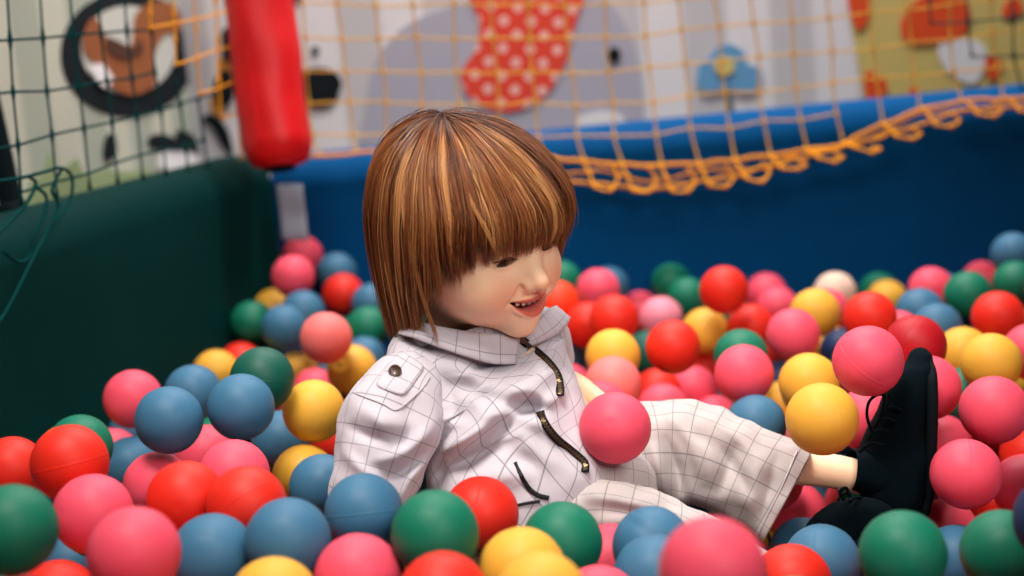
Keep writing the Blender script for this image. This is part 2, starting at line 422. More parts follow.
cord(mb, [yplane(x, low_y(x) + rn.uniform(-2, 2), 2.54) for x in xs_], 0.0030, False, 3)
xs_ = np.linspace(560, 1250, 57)
cord(mb, [yplane(x, (low_y(x) * 0.55 + edge_y(x) * 0.45) + 4 * math.sin(x * 0.06) + rn.uniform(-1, 1), 2.55) for x in xs_], 0.0022, False, 3)
for x in xc:
    if x < 560: continue
    e0, l0 = edge_y(x + 8), low_y(x + 14)
    pts = [(x + 12, e0), (x + 18, (e0 + l0) / 2), (x + 24, l0 + 2), (x + 40, l0 + 5 + rn.uniform(-3, 2)), (x + 47, (e0 + l0) / 2 + 4), (x + 40, e0 + 3)]
    cord(mb, [yplane(p[0], p[1], 2.535 - 0.01 * k) if k < 4 else yplane(p[0], p[1], 2.52) for k, p in enumerate(pts)], 0.0024)
mb.build('gathered_loops', M_yrope, net)
# yellow part over the left wall
LP0 = np.array([*(CORNER + LN * 0.01), 0.0])
def lplane(x, y, off=0.0): return on_plane(x, y, LP0 + LN3 * off, LN3)
net2 = tag(empty('safety_net', lplane(200, 180)), 'small yellow stretch of net hanging left of the red padded pole', 'net')
mb = MB()
for xt, xb, yb in ((149, 152, 30), (171, 176, 66), (192, 200, 96), (212, 222, 120), (230, 242, 160), (250, 262, 165)):
    cord(mb, [lplane(xt + (xb - xt) * t + rn.uniform(-1, 1), -40 + (yb + 40) * t, 0.004) for t in np.linspace(0, 1, 5)])
for p in ([(149, 28), (171, 24), (192, 20), (214, 15), (234, 9), (254, 4)], [(175, 65), (197, 58), (217, 50), (236, 46), (256, 40)], [(199, 94), (219, 88), (238, 80), (258, 74)], [(221, 119), (240, 112), (260, 106)]):
    cord(mb, [lplane(x, y, 0.004) for x, y in p], knots=False)
mb.build('netting', M_yrope, net2)

net3 = tag(empty('safety_net', lplane(60, 205)), 'dark green safety net along the left wall, its loose end draped over the padding', 'net')
mb = MB()
gc = [((5, -40), (10, 40), (13, 92), (18, 145), (22, 205)), ((38, -40), (43, 38), (47, 91), (52, 135), (57, 198)), ((68, -40), (73, 35), (79, 86), (84, 128), (90, 190)), ((97, -40), (101, 33), (107, 81), (112, 122), (118, 184)),
      ((122, -40), (127, 31), (132, 78), (137, 116), (143, 180)), ((148, -40), (152, 30), (155, 72), (161, 110), (166, 176)), ((-28, -40), (-24, 42), (-20, 96), (-14, 150), (-8, 212)), ((176, 80), (180, 104), (186, 150), (188, 172)), ((198, 98), (204, 140), (208, 168))]
for c in gc: cord(mb, [lplane(*p) for p in c])
for p in ([(-24, 42), (10, 40), (43, 38), (73, 35), (101, 33), (127, 31), (152, 30)], [(-20, 96), (13, 92), (47, 91), (79, 86), (107, 81), (132, 78), (155, 72)], [(-14, 150), (18, 145), (52, 135), (84, 128), (112, 122), (137, 116), (161, 110), (180, 104), (198, 98), (216, 94)],
          [(22, 192), (56, 182), (87, 174), (116, 163), (141, 155), (164, 150), (186, 146), (204, 140)]):
    cord(mb, [lplane(*p) for p in p], knots=False)
mb.build('netting', M_grope, net3)
mb = MB()
for p in ([(-10, 182), (20, 178), (44, 172), (62, 168), (72, 178), (70, 200), (56, 222), (40, 245), (20, 285), (2, 318), (-15, 335)], [(28, 176), (36, 184), (26, 204), (10, 222), (-8, 240)], [(34, 186), (46, 196), (44, 214), (34, 236), (30, 256), (18, 262), (2, 250)], [(62, 168), (52, 190), (58, 208), (40, 246)]):
    cord(mb, [lplane(x, y, 0.032 + 0.004 * math.sin(k)) for k, (x, y) in enumerate(p)], 0.0022, False)
mb.build('draped_cords', M_grope, net3)
net4 = tag(empty('safety_net', yplane(990, 60, 2.47)), 'dark teal net corner hanging in front of the giraffe print, upper right', 'net')
mb = MB()
for p in ([(928, -40), (930, 0), (931, 24)], [(966, -40), (968, 22), (972, 57)], [(1010, -40), (1013, 18), (1014, 56), (1022, 90)], [(1050, -40), (1052, 20), (1056, 56)], ):
    cord(mb, [yplane(x, y, 2.47) for x, y in p])
for p in ([(931, 24), (968, 22), (1013, 18), (1052, 20)], [(972, 57), (1014, 56), (1056, 56)]):
    cord(mb, [yplane(x, y, 2.47) for x, y in p], knots=False)
mb.build('netting', M_grope2, net4)
BALLS = [
    (-0.5292, 1.4995, 0.2242, 'red', 'red ball at the left picture edge behind the large green ball'),
    (-0.4083, 1.3055, 0.2772, 'red', 'large red-orange ball in front of the dark green padded wall at far left'),
    (-0.4730, 1.5540, 0.2285, 'green', 'green ball peeping over the large red-orange ball at far left'),
    (-0.4572, 1.7315, 0.2362, 'pink', 'dusky pink ball highest by the dark green wall, left of two blue balls'),
    (-0.5122, 1.8069, 0.1497, 'pink', 'small patch of pink ball between red-orange ball and pair of blue balls'),
    (-0.3607, 1.4933, 0.2638, 'blue', 'blue ball with a scratched seam beside the dusky pink ball at left'),
    (-0.3965, 1.7784, 0.2267, 'blue', 'blue ball tucked behind the blue ball with the scratched seam'),
    (-0.2898, 1.5128, 0.2663, 'blue', 'smooth blue ball in front of the shiny dark green ball'),
    (-0.2761, 1.5770, 0.2799, 'darkgreen', 'shiny dark green ball with a pale sheen behind the smooth blue ball'),
    (-0.4459, 2.1676, 0.1676, 'yellow', 'yellow ball left of the shiny dark green ball, against the padded wall'),
    (-0.3505, 2.3213, 0.1226, 'yellow', 'yellow ball peeking out on the right of the shiny dark green ball'),
    (-0.4385, 2.3312, 0.1445, 'red', 'sliver of red ball just above the shiny dark green ball'),
    (-0.2291, 1.6104, 0.2317, 'yellow', "round yellow-orange ball left of the boy's shoulder"),
    (-0.3089, 2.2050, 0.1190, 'pink', 'pink ball crescent right above the yellow-orange ball by the shoulder'),
    (-0.3086, 2.4017, 0.0887, 'blue', 'bit of blue ball beside the dented yellow ball near the shoulder'),
    (-0.2284, 2.0131, 0.1875, 'yellow', "dented yellow ball touching the boy's shoulder"),
    (-0.2515, 1.9545, 0.2463, 'salmon', "salmon pink ball left of the boy's hair, below the red ball"),
    (-0.2350, 2.2485, 0.1524, 'blue', "blue ball between the salmon pink ball and the boy's neck"),
    (-0.3505, 2.2444, 0.2135, 'blue', 'nearer of two blue balls stacked left of the salmon pink ball'),
    (-0.3335, 2.3446, 0.2168, 'blue', 'farther of two blue balls stacked left of the salmon pink ball'),
    (-0.4222, 2.3812, 0.2015, 'green', 'green ball against the dark green wall left of the two blue balls'),
    (-0.3994, 2.4725, 0.2042, 'yellow', 'tiny glimpse of yellow ball wedged between green ball and two blue balls'),
    (-0.3490, 2.3861, 0.2696, 'pink', 'pink ball in the far corner, nearer one of two below the grey strap'),
    (-0.3543, 2.5655, 0.2765, 'pink', 'pink ball in the far corner directly under the grey strap'),
    (-0.2962, 2.5424, 0.2469, 'blue', "blue ball by the blue wall just left of the boy's hair"),
    (-0.2830, 2.4816, 0.2178, 'red', "bright red ball half behind the boy's hair at left"),
    (-0.2299, 2.3074, 0.1889, 'green', "green ball half behind the boy's hair below the bright red ball"),
    (-0.2322, 2.4374, 0.2041, 'blue', 'sliver of blue ball at the hair edge below the bright red ball'),
    (-0.2850, 1.7070, 0.1772, 'blue', 'dim blue ball below the smooth blue ball, beside the yellow-orange ball'),
    (-0.2847, 1.4103, 0.2234, 'pink', 'bright pink ball between the smooth blue ball and two red balls'),
    (-0.3530, 1.6085, 0.1921, 'pink', 'shadowed pink ball under the two blue balls at left'),
    (-0.3847, 1.5062, 0.1930, 'pink', 'dusty pink ball left of the pair of red balls'),
    (-0.4604, 1.7004, 0.1634, 'blue', 'small blue ball wedged above the dusty pink ball at left'),
    (-0.3040, 1.2833, 0.2402, 'red', 'red ball with a glinting highlight, smaller of the red pair at lower left'),
    (-0.2441, 1.2481, 0.2405, 'red', 'large orange-red ball, bigger of the red pair at lower left'),
    (-0.2442, 1.5852, 0.1662, 'yellow', 'yellow ball with a mould dimple below the yellow-orange ball'),
    (-0.2170, 1.5221, 0.1707, 'blue', "blue ball pressed against the boy's near sleeve"),
    (-0.1456, 1.2587, 0.2218, 'blue', "blue ball covering the end of the boy's near sleeve"),
    (-0.1963, 1.1536, 0.2373, 'blue', 'large blue ball in the foreground below the orange-red ball'),
    (-0.2614, 1.1711, 0.2244, 'blue', 'blue ball with a raised seam between pink ball and large blue ball'),
    (-0.3781, 1.2525, 0.2441, 'pink', 'pink ball right of the big green ball in the lower left corner'),
    (-0.2979, 1.0740, 0.2649, 'pink', 'biggest pink ball in the lower left, nearest the camera'),
    (-0.3947, 1.0996, 0.2830, 'green', 'big green ball in the lower left corner'),
    (-0.4410, 1.6435, 0.1300, 'green', 'glimpse of green ball between three pink balls at lower left'),
    (-0.3984, 1.1912, 0.1897, 'red', 'red ball cut off by the bottom edge at lower left'),
    (-0.4640, 1.4442, 0.1346, 'blue', 'shadowed blue ball between the big green ball and biggest pink ball'),
    (-0.2863, 1.2031, 0.1702, 'pink', 'pink ball cut by the bottom edge below the blue ball with raised seam'),
    (-0.1992, 1.0771, 0.2153, 'yellow', 'yellow ball cut by the bottom edge below the large blue ball'),
    (-0.1401, 1.1241, 0.2121, 'pink', 'pink ball at the bottom edge left of the foreground green ball'),
    (-0.0770, 1.1289, 0.2408, 'green', "large foreground green ball in front of the boy's body"),
    (-0.0462, 1.3173, 0.1926, 'red', "red ball leaning against the boy's waist behind the foreground green ball"),
    (-0.0712, 1.0625, 0.2132, 'red', 'red ball at the bottom edge under the foreground green ball'),
    (-0.0116, 1.1272, 0.2049, 'yellow', "rear one of two yellow balls at the bottom, beside the boy's knee"),
    (0.0012, 1.0226, 0.2205, 'yellow', 'front one of two yellow balls at the bottom edge'),
    (0.0236, 1.2251, 0.1915, 'green', "green ball in front of the boy's near thigh"),
    (0.0675, 1.2944, 0.1445, 'pink', 'shadowed pink ball between green ball and blue ball below the near knee'),
    (0.0465, 1.1292, 0.1672, 'pink', 'pink ball top at the bottom edge right of the two yellow balls'),
    (0.1015, 1.2446, 0.1740, 'blue', 'blue ball with a crease in front of the near trouser knee'),
    (0.0964, 1.1746, 0.1723, 'blue', 'lower blue ball at the bottom edge left of the largest pink ball'),
    (0.1121, 0.9128, 0.2727, 'pink', 'largest pink ball, blurred in the bottom foreground'),
    (0.2197, 1.2378, 0.1310, 'red', 'orange-red ball at the bottom edge right of the largest pink ball'),
    (0.2602, 1.3054, 0.1229, 'blue', 'blue ball beneath the trouser cuff near the bottom edge'),
    (0.2900, 1.1318, 0.1897, 'green', 'large green ball below the upright black shoe'),
    (0.3822, 1.1715, 0.1688, 'green', 'dark green ball near the lower right corner'),
    (0.4105, 1.3970, 0.0779, 'blue', 'dim blue ball between two green balls at lower right'),
    (0.3982, 1.0856, 0.2233, 'navy', 'very dark navy ball at the right edge above the lower corner'),
    (0.4525, 1.3087, 0.0750, 'red', 'red ball cut off in the lower right corner'),
    (0.5205, 1.5172, 0.1053, 'pink', 'pink ball at the right edge, above the dark navy ball'),
    (0.5667, 1.6288, 0.1043, 'red', 'red ball at the right edge squeezed between two pink balls'),
    (0.4270, 1.4121, 0.1594, 'pink', "deep pink ball right of the black shoe's sole"),
    (0.4840, 1.6889, 0.1079, 'pink', "shadowed pink ball behind the deep pink ball by the shoe's sole"),
    (0.4762, 1.4729, 0.2043, 'pink', 'rosy pink ball below two yellow balls at the right'),
    (0.4315, 1.5493, 0.2131, 'pink', 'pink ball directly behind the toe of the black shoe'),
    (0.3410, 1.4313, 0.2765, 'pink', 'bright pink ball left of the shoe toe, balanced above the laces'),
    (0.2835, 1.3853, 0.2349, 'yellow', "large yellow ball resting over the boy's bare ankle"),
    (0.3299, 1.6741, 0.1985, 'yellow', 'yellow ball behind the large yellow ball over the ankle'),
    (0.3681, 2.0634, 0.0718, 'yellow', 'small bit of yellow ball left of the large yellow ball over the ankle'),
    (0.2643, 1.6619, 0.1578, 'blue', 'blue ball just behind the far trouser leg'),
    (0.3619, 2.0065, 0.0337, 'salmon', 'salmon sliver of ball between trouser leg and large yellow ball'),
    (0.2614, 1.7089, 0.2073, 'pink', 'pink ball in front of a green ball in the middle of the pit'),
    (0.2828, 1.8643, 0.1935, 'green', 'green ball capped by a pink ball in the middle of the pit'),
    (0.3550, 1.8887, 0.2095, 'pink', 'pink ball below the orange-yellow ball, right of centre'),
    (0.4158, 2.0407, 0.2048, 'yellow', 'orange-yellow ball in front of the only white ball'),
    (0.5195, 2.3827, 0.1653, 'white', 'only white ball in the pit'),
    (0.4817, 2.2725, 0.1592, 'pink', 'narrow bit of pink ball between orange-yellow ball and white ball'),
    (0.4763, 2.2253, 0.1094, 'yellow', 'sliver of orange-yellow ball beside a navy ball near bright pink ball'),
    (0.4786, 2.1609, 0.1197, 'navy', 'navy ball mostly hidden behind the bright pink ball'),
    (0.4591, 1.9051, 0.2195, 'red', 'orange-red ball behind the bright pink ball near the shoe'),
    (0.5138, 1.9801, 0.1756, 'pink', 'pink ball edge just behind the dark red ball'),
    (0.4405, 1.6268, 0.2419, 'darkred', "large dark red ball just above the black shoe's toe"),
    (0.6349, 2.5084, 0.1213, 'yellow', 'small yellow ball behind the orange-red ball at the back right'),
    (0.6374, 2.5711, 0.1242, 'green', 'tip of green ball behind the small yellow ball by the back wall'),
    (0.6477, 2.2863, 0.1767, 'pink', 'deep pink ball at the back right near the blue wall'),
    (0.5761, 2.0936, 0.1822, 'blue', 'farther of two overlapping blue balls at the back right'),
    (0.5756, 2.0105, 0.1752, 'blue', 'nearer of two overlapping blue balls at the back right'),
    (0.8157, 2.5639, 0.1291, 'pink', 'small pink ball far back between two green balls at right'),
    (0.6523, 2.1160, 0.1963, 'green', 'green ball right of the two overlapping blue balls'),
    (0.7968, 2.3452, 0.2101, 'blue', 'highest blue ball in the back right corner of the picture'),
    (0.7776, 2.2837, 0.1751, 'green', 'dark green ball under the highest blue ball at the right edge'),
    (0.6386, 1.9458, 0.1972, 'red', 'deep red ball near the right edge above two yellow balls'),
    (0.5401, 1.6753, 0.2029, 'yellow', 'nearer of two amber yellow balls at the right'),
    (0.5584, 1.8406, 0.1765, 'yellow', 'farther of two amber yellow balls at the right'),
    (0.5240, 1.7216, 0.1541, 'green', 'green ball wedged under the amber yellow balls'),
    (0.6240, 1.7828, 0.1855, 'pink', 'dull pink ball cut by the right edge beside an amber yellow ball'),
    (0.1968, 1.8595, 0.2139, 'red', 'big vivid red ball in the middle of the pit'),
    (0.1197, 1.8543, 0.2102, 'yellow', "yellow ball straight behind the pink ball at the boy's hand"),
    (0.1385, 2.0617, 0.2170, 'red', "red-orange ball above the yellow ball right of the boy's chin"),
    (0.1079, 2.1919, 0.1860, 'red', 'red ball left of and behind the red-orange ball near the chin'),
    (0.0662, 2.2446, 0.2137, 'orange', "orange-red ball touching the boy's chin line"),
    (0.1357, 2.3459, 0.2105, 'pink', "pink ball at the back, right of the boy's nose"),
    (0.1662, 2.5382, 0.1822, 'blue', 'blue rim of a ball behind the pink ball near the nose'),
    (0.0823, 2.4638, 0.2105, 'green', "green ball at the back close by the boy's nose"),
    (0.2184, 2.5639, 0.1290, 'pink', 'small pink ball behind the pale pink ball by the back wall'),
    (0.2341, 2.3637, 0.1530, 'palepink', 'pale pink ball above the big vivid red ball'),
    (0.2758, 2.5662, 0.1731, 'green', 'left of two green balls by the back wall'),
    (0.2939, 2.4979, 0.1586, 'green', 'right and lower of two green balls by the back wall'),
    (0.3003, 2.1006, 0.2374, 'red', 'tall-standing red ball at the back against the blue wall'),
    (0.2787, 2.1721, 0.1655, 'yellow', 'yellow ball between the big vivid red and tall-standing red balls'),
    (0.3432, 2.1490, 0.1703, 'red', 'red ball below right of the tall-standing red ball'),
    (0.4299, 2.5099, 0.1514, 'pink', 'rear of two pink balls right of the tall-standing red ball'),
    (0.4355, 2.4439, 0.1385, 'pink', 'front of two pink balls right of the tall-standing red ball'),
    (0.2801, 2.2003, 0.1029, 'red', 'red ball piece between the yellow ball and pink ball in mid pit'),
    (0.2471, 2.0918, 0.0978, 'pink', 'pink ball below the big vivid red ball'),
    (0.1884, 2.0330, 0.1128, 'red', 'red ball low behind the pink ball at the trouser knee'),
    (0.1888, 1.9666, 0.1065, 'pink', 'pink ball right behind the far trouser knee'),
    (0.2682, 2.0346, 0.0663, 'pink', 'pink ball top peeping over the far trouser leg'),
    (0.1128, 1.7882, 0.1899, 'salmon', "salmon pink ball behind the boy's outstretched forearm"),
    (0.0796, 2.2349, 0.1397, 'blue', "blue ball beside the far shoulder of the boy's jacket"),
    (0.0878, 2.2844, 0.0917, 'blue', "blue ball just above the boy's outstretched forearm"),
    (0.0823, 1.9411, 0.1335, 'red', "red ball under the boy's outstretched forearm"),
    (0.0868, 1.3961, 0.2409, 'pink', "pink ball lying on the boy's lap in front of his hand"),
    (0.2929, 1.5997, 0.0704, 'pink', 'shadowed pink ball under the far trouser cuff'),
    (0.3656, 1.5472, 0.1844, 'pink', 'pink ball behind the shoe laces'),
    (0.1964, 2.2184, 0.1297, 'darkgreen', 'dark green gap ball between yellow ball and big vivid red ball'),
    (0.3840, 2.1591, 0.0785, 'navy', 'navy ball nearly hidden behind the yellow balls over the ankle'),
    (0.3547, 1.5042, 0.0697, 'red', 'dim red ball under the upright shoe beside the large green ball'),
    (0.4284, 1.4966, 0.0710, 'pink', 'dim pink ball deep below the deep pink ball by the sole'),
    (0.5181, 1.5956, 0.0576, 'red', 'dim red ball in the gap between deep pink and dark green balls at lower right'),
    (-0.5002, 1.8852, 0.1564, 'blue', 'sliver of blue ball between the dusky pink ball and small pink patch'),
    (0.4613, 1.7341, 0.0507, 'pink', "dim pink ball in the shade right under the upright shoe's sole"),
    (-0.5691, 1.6829, 0.1406, 'navy', 'navy ball deep between the large red-orange ball and the big green ball'),
    (0.4047, 2.4103, 0.0744, 'red', 'red ball bit beneath the pink ball right of centre'),
    (-0.2361, 1.8451, 0.1351, 'red', 'little bit of red ball between the yellow-orange ball and the sleeve'),
    (0.5713, 1.7593, 0.0994, 'red', 'bit of dark red ball beneath the rosy pink ball at right'),
    (-0.3748, 2.4277, 0.1311, 'navy', 'navy ball in the gap under the nearer stacked blue ball at left'),
    (-0.1096, 1.5957, 0.1428, 'blue', 'blue ball deep in the gap between the near sleeve and waist'),
    (0.6479, 2.1476, 0.1309, 'navy', 'navy ball in the gap under the nearer blue ball at back right'),
]
BURIED = [   # balls of the lower layer that carry the ones above
    (-0.526, 1.503, 0.145, 1),
    (-0.399, 1.335, 0.213, 4),
    (-0.454, 1.530, 0.150, 4),
    (-0.508, 1.808, 0.077, 1),
    (-0.389, 1.748, 0.144, 2),
    (-0.308, 1.523, 0.188, 4),
    (-0.485, 2.141, 0.113, 3),
    (-0.366, 2.327, 0.048, 4),
    (-0.426, 2.347, 0.075, 0),
    (-0.287, 2.244, 0.058, 4),
    (-0.272, 2.434, 0.035, 0),
    (-0.224, 2.026, 0.113, 3),
    (-0.394, 2.226, 0.152, 2),
    (-0.278, 2.438, 0.150, 4),
    (-0.256, 2.331, 0.116, 1),
    (-0.327, 1.695, 0.120, 1),
    (-0.280, 1.410, 0.136, 3),
    (-0.342, 1.597, 0.120, 4),
    (-0.383, 1.515, 0.104, 4),
    (-0.429, 1.709, 0.099, 3),
    (-0.312, 1.275, 0.166, 3),
    (-0.224, 1.244, 0.168, 1),
    (-0.274, 1.619, 0.108, 1),
    (-0.249, 1.488, 0.102, 1),
    (-0.142, 1.258, 0.138, 4),
    (-0.199, 1.139, 0.155, 3),
    (-0.379, 1.254, 0.158, 0),
    (-0.302, 1.066, 0.178, 0),
    (-0.405, 1.114, 0.207, 1),
    (-0.441, 1.644, 0.045, 4),
    (-0.362, 1.195, 0.127, 0),
    (-0.446, 1.430, 0.059, 2),
    (-0.278, 1.205, 0.082, 0),
    (-0.215, 1.064, 0.137, 2),
    (-0.098, 1.146, 0.144, 3),
    (-0.061, 1.298, 0.116, 4),
    (-0.106, 1.037, 0.139, 3),
    (-0.004, 1.128, 0.120, 3),
    (0.023, 0.999, 0.143, 3),
    (0.034, 1.234, 0.123, 4),
    (0.094, 1.304, 0.079, 3),
    (0.097, 1.207, 0.100, 1),
    (0.123, 0.939, 0.207, 2),
    (0.220, 1.258, 0.052, 0),
    (0.272, 1.314, 0.046, 0),
    (0.287, 1.137, 0.110, 1),
    (0.387, 1.123, 0.105, 3),
    (0.493, 1.532, 0.039, 1),
    (0.597, 1.604, 0.042, 2),
    (0.345, 1.703, 0.134, 3),
    (0.255, 1.668, 0.086, 2),
    (0.292, 1.860, 0.107, 3),
    (0.363, 1.852, 0.146, 4),
    (0.486, 2.349, 0.114, 3),
    (0.495, 2.210, 0.041, 4),
    (0.450, 1.888, 0.148, 2),
    (0.530, 1.961, 0.091, 4),
    (0.445, 1.668, 0.175, 4),
    (0.624, 2.493, 0.044, 3),
    (0.666, 2.552, 0.053, 4),
    (0.659, 2.321, 0.113, 1),
    (0.579, 2.088, 0.109, 2),
    (0.595, 2.023, 0.089, 0),
    (0.815, 2.554, 0.040, 2),
    (0.838, 2.342, 0.137, 4),
    (0.771, 2.284, 0.093, 1),
    (0.655, 1.931, 0.118, 2),
    (0.561, 1.837, 0.090, 4),
    (0.116, 1.845, 0.128, 4),
    (0.131, 2.067, 0.147, 4),
    (0.135, 2.340, 0.140, 0),
    (0.154, 2.504, 0.117, 1),
    (0.093, 2.469, 0.139, 4),
    (0.231, 2.556, 0.051, 2),
    (0.233, 2.373, 0.068, 2),
    (0.301, 2.546, 0.098, 0),
    (0.431, 2.529, 0.083, 0),
    (0.280, 2.243, 0.035, 3),
    (0.282, 2.121, 0.038, 3),
    (0.193, 2.018, 0.037, 0),
    (0.125, 1.763, 0.108, 2),
    (0.077, 2.332, 0.035, 0),
    (0.086, 1.924, 0.049, 3),
    (0.174, 2.249, 0.059, 1),
    (-0.110, 1.515, 0.041, 0),
    (-0.478, 1.896, 0.090, 2),
    (0.341, 1.730, 0.037, 3),
    (-0.557, 1.686, 0.061, 3),
    (-0.236, 1.838, 0.046, 0),
    (-0.494, 2.008, 0.086, 0),
    (0.518, 2.557, 0.036, 4),
    (0.632, 1.805, 0.059, 4),
    (-0.410, 1.933, 0.069, 0),
    (0.558, 1.713, 0.035, 3),
    (-0.384, 2.433, 0.058, 4),
    (-0.112, 1.591, 0.056, 2),
    (0.340, 2.268, 0.103, 4),
    (0.615, 2.159, 0.062, 2),
    (-0.211, 2.538, 0.049, 4),
    (0.764, 2.390, 0.098, 1),
    (-0.344, 1.963, 0.072, 0),
    (-0.571, 1.771, 0.109, 2),
    (-0.177, 2.521, 0.178, 0),
    (-0.338, 1.855, 0.036, 0),
    (-0.304, 2.511, 0.089, 0),
    (0.362, 2.558, 0.064, 4),
    (-0.539, 1.925, 0.102, 4),
    (0.544, 2.489, 0.041, 0),
    (0.061, 2.550, 0.125, 1),
    (-0.574, 1.500, 0.092, 3),
    (-0.385, 1.321, 0.132, 2),
    (-0.435, 1.556, 0.077, 4),
    (-0.398, 1.775, 0.073, 2),
    (-0.313, 1.520, 0.099, 1),
    (-0.455, 2.165, 0.052, 0),
    (-0.211, 2.035, 0.038, 2),
    (-0.395, 2.224, 0.078, 2),
    (-0.214, 2.313, 0.044, 2),
    (-0.351, 1.659, 0.063, 1),
    (-0.293, 1.387, 0.069, 3),
    (-0.354, 1.585, 0.047, 3),
    (-0.363, 1.500, 0.037, 3),
    (-0.473, 1.722, 0.035, 4),
    (-0.293, 1.278, 0.080, 3),
    (-0.228, 1.257, 0.096, 4),
    (-0.273, 1.658, 0.035, 4),
    (-0.236, 1.531, 0.047, 0),
    (-0.155, 1.256, 0.057, 4),
    (-0.201, 1.139, 0.082, 4),
    (-0.371, 1.252, 0.082, 2),
    (-0.312, 1.051, 0.094, 3),
    (-0.410, 1.140, 0.126, 1),
    (-0.357, 1.183, 0.047, 2),
    (-0.217, 1.045, 0.059, 3),
    (-0.083, 1.170, 0.072, 2),
    (-0.081, 1.341, 0.060, 4),
    (-0.093, 1.010, 0.059, 2),
    (-0.007, 1.160, 0.055, 4),
    (0.024, 0.961, 0.080, 2),
    (0.028, 1.239, 0.041, 0),
    (0.129, 1.211, 0.035, 3),
    (0.159, 0.923, 0.142, 4),
    (0.250, 1.139, 0.044, 2),
    (0.376, 1.167, 0.049, 0),
    (0.280, 1.828, 0.036, 3),
    (0.363, 1.852, 0.057, 4),
    (0.497, 2.355, 0.036, 4),
    (0.461, 1.879, 0.063, 1),
    (0.575, 1.941, 0.036, 0),
    (0.671, 2.348, 0.049, 2),
    (0.564, 2.097, 0.037, 3),
    (0.630, 1.988, 0.040, 2),
    (0.824, 2.336, 0.063, 2),
    (0.746, 2.324, 0.041, 4),
    (0.638, 1.903, 0.041, 2),
    (0.516, 1.815, 0.038, 3),
    (0.118, 1.846, 0.057, 0),
    (0.094, 2.066, 0.073, 4),
    (0.133, 2.377, 0.078, 0),
    (0.137, 2.482, 0.037, 0),
    (0.294, 2.500, 0.041, 2),
    (0.157, 1.763, 0.037, 2),
    (-0.480, 1.946, 0.035, 3),
    (-0.467, 2.049, 0.035, 2),
    (0.366, 2.233, 0.047, 4),
    (0.729, 2.392, 0.035, 4),
    (-0.586, 1.755, 0.041, 2),
    (-0.286, 2.555, 0.035, 1),
    (-0.542, 1.881, 0.047, 2),
    (0.061, 2.549, 0.040, 1),
    (0.408, 1.581, 0.163, 2),
    (0.304, 1.659, 0.037, 2),
    (-0.555, 1.542, 0.038, 4),
    (-0.373, 1.340, 0.055, 2),
    (-0.216, 1.209, 0.039, 2),
    (-0.360, 1.065, 0.042, 3),
    (-0.439, 1.135, 0.048, 0),
    (0.166, 0.920, 0.065, 0),
    (0.375, 1.610, 0.099, 4),
    (0.936, 2.417, 0.201, 1),
    (0.716, 1.333, 0.209, 2),
    (0.011, 2.386, 0.220, 4),
    (0.375, 0.887, 0.204, 1),
    (0.998, 2.532, 0.203, 2),
    (-0.167, 2.345, 0.210, 1),
    (1.030, 2.365, 0.207, 2),
    (1.099, 2.066, 0.210, 1),
    (0.724, 1.464, 0.203, 3),
    (-0.259, 0.924, 0.202, 0),
    (0.865, 2.311, 0.209, 0),
    (0.870, 2.217, 0.202, 4),
    (0.022, 2.530, 0.203, 2),
    (0.305, 0.833, 0.212, 2),
    (-0.018, 2.278, 0.213, 1),
    (0.650, 1.579, 0.201, 3),
    (-0.155, 0.947, 0.204, 1),
    (0.975, 2.203, 0.205, 0),
    (0.617, 1.375, 0.203, 2),
    (-0.461, 0.814, 0.207, 1),
    (0.868, 2.385, 0.202, 4),
    (-0.082, 2.235, 0.203, 3),
    (-0.514, 0.861, 0.207, 2),
    (1.047, 1.902, 0.202, 1),
    (-0.136, 2.475, 0.228, 0),
    (0.411, 0.826, 0.205, 0),
    (0.922, 2.524, 0.221, 4),
    (0.291, 0.758, 0.213, 1),
    (-0.246, 1.002, 0.205, 2),
    (-0.305, 0.811, 0.207, 4),
    (-0.387, 0.774, 0.219, 1),
    (0.005, 1.586, 0.200, 2),
    (-0.606, 1.576, 0.202, 2),
    (0.640, 1.166, 0.204, 0),
    (1.130, 2.201, 0.204, 4),
    (0.497, 0.900, 0.208, 2),
    (0.621, 1.681, 0.204, 4),
    (-0.362, 0.913, 0.200, 1),
    (-0.048, 0.938, 0.204, 3),
    (-0.100, 2.550, 0.219, 2),
    (0.204, 0.874, 0.206, 4),
    (-0.054, 2.430, 0.220, 2),
    (0.241, 0.808, 0.205, 3),
    (0.422, 1.747, 0.203, 2),
    (0.804, 1.512, 0.205, 3),
    (1.159, 2.106, 0.210, 2),
    (-0.580, 0.935, 0.203, 3),
    (-0.094, 2.345, 0.221, 4),
    (0.684, 1.240, 0.209, 3),
    (0.647, 1.438, 0.205, 0),
    (-0.085, 1.216, 0.211, 3),
    (0.810, 1.584, 0.201, 1),
    (0.214, 0.951, 0.201, 1),
    (1.200, 2.183, 0.202, 0),
    (-0.134, 1.538, 0.201, 3),
    (0.778, 1.403, 0.209, 4),
    (0.013, 2.461, 0.224, 4),
    (0.298, 0.943, 0.202, 3),
    (0.416, 0.755, 0.217, 4),
    (1.037, 2.474, 0.202, 1),
    (-0.430, 0.901, 0.201, 0),
    (-0.256, 1.326, 0.208, 3),
    (1.073, 1.996, 0.202, 4),
    (-0.510, 0.951, 0.201, 2),
    (-0.163, 2.246, 0.202, 4),
    (0.002, 2.176, 0.201, 2),
    (0.930, 2.279, 0.210, 1),
    (0.595, 1.077, 0.202, 0),
    (-0.330, 1.901, 0.214, 4),
    (1.047, 2.288, 0.203, 2),
    (-0.342, 0.984, 0.202, 0),
    (0.543, 1.009, 0.200, 1),
    (-0.150, 1.017, 0.205, 0),
    (0.085, 1.614, 0.201, 0),
    (0.740, 1.577, 0.202, 4),
    (0.989, 2.076, 0.152, 1),
    (0.974, 1.915, 0.172, 3),
    (1.168, 2.414, 0.163, 4),
    (-0.526, 1.377, 0.176, 0),
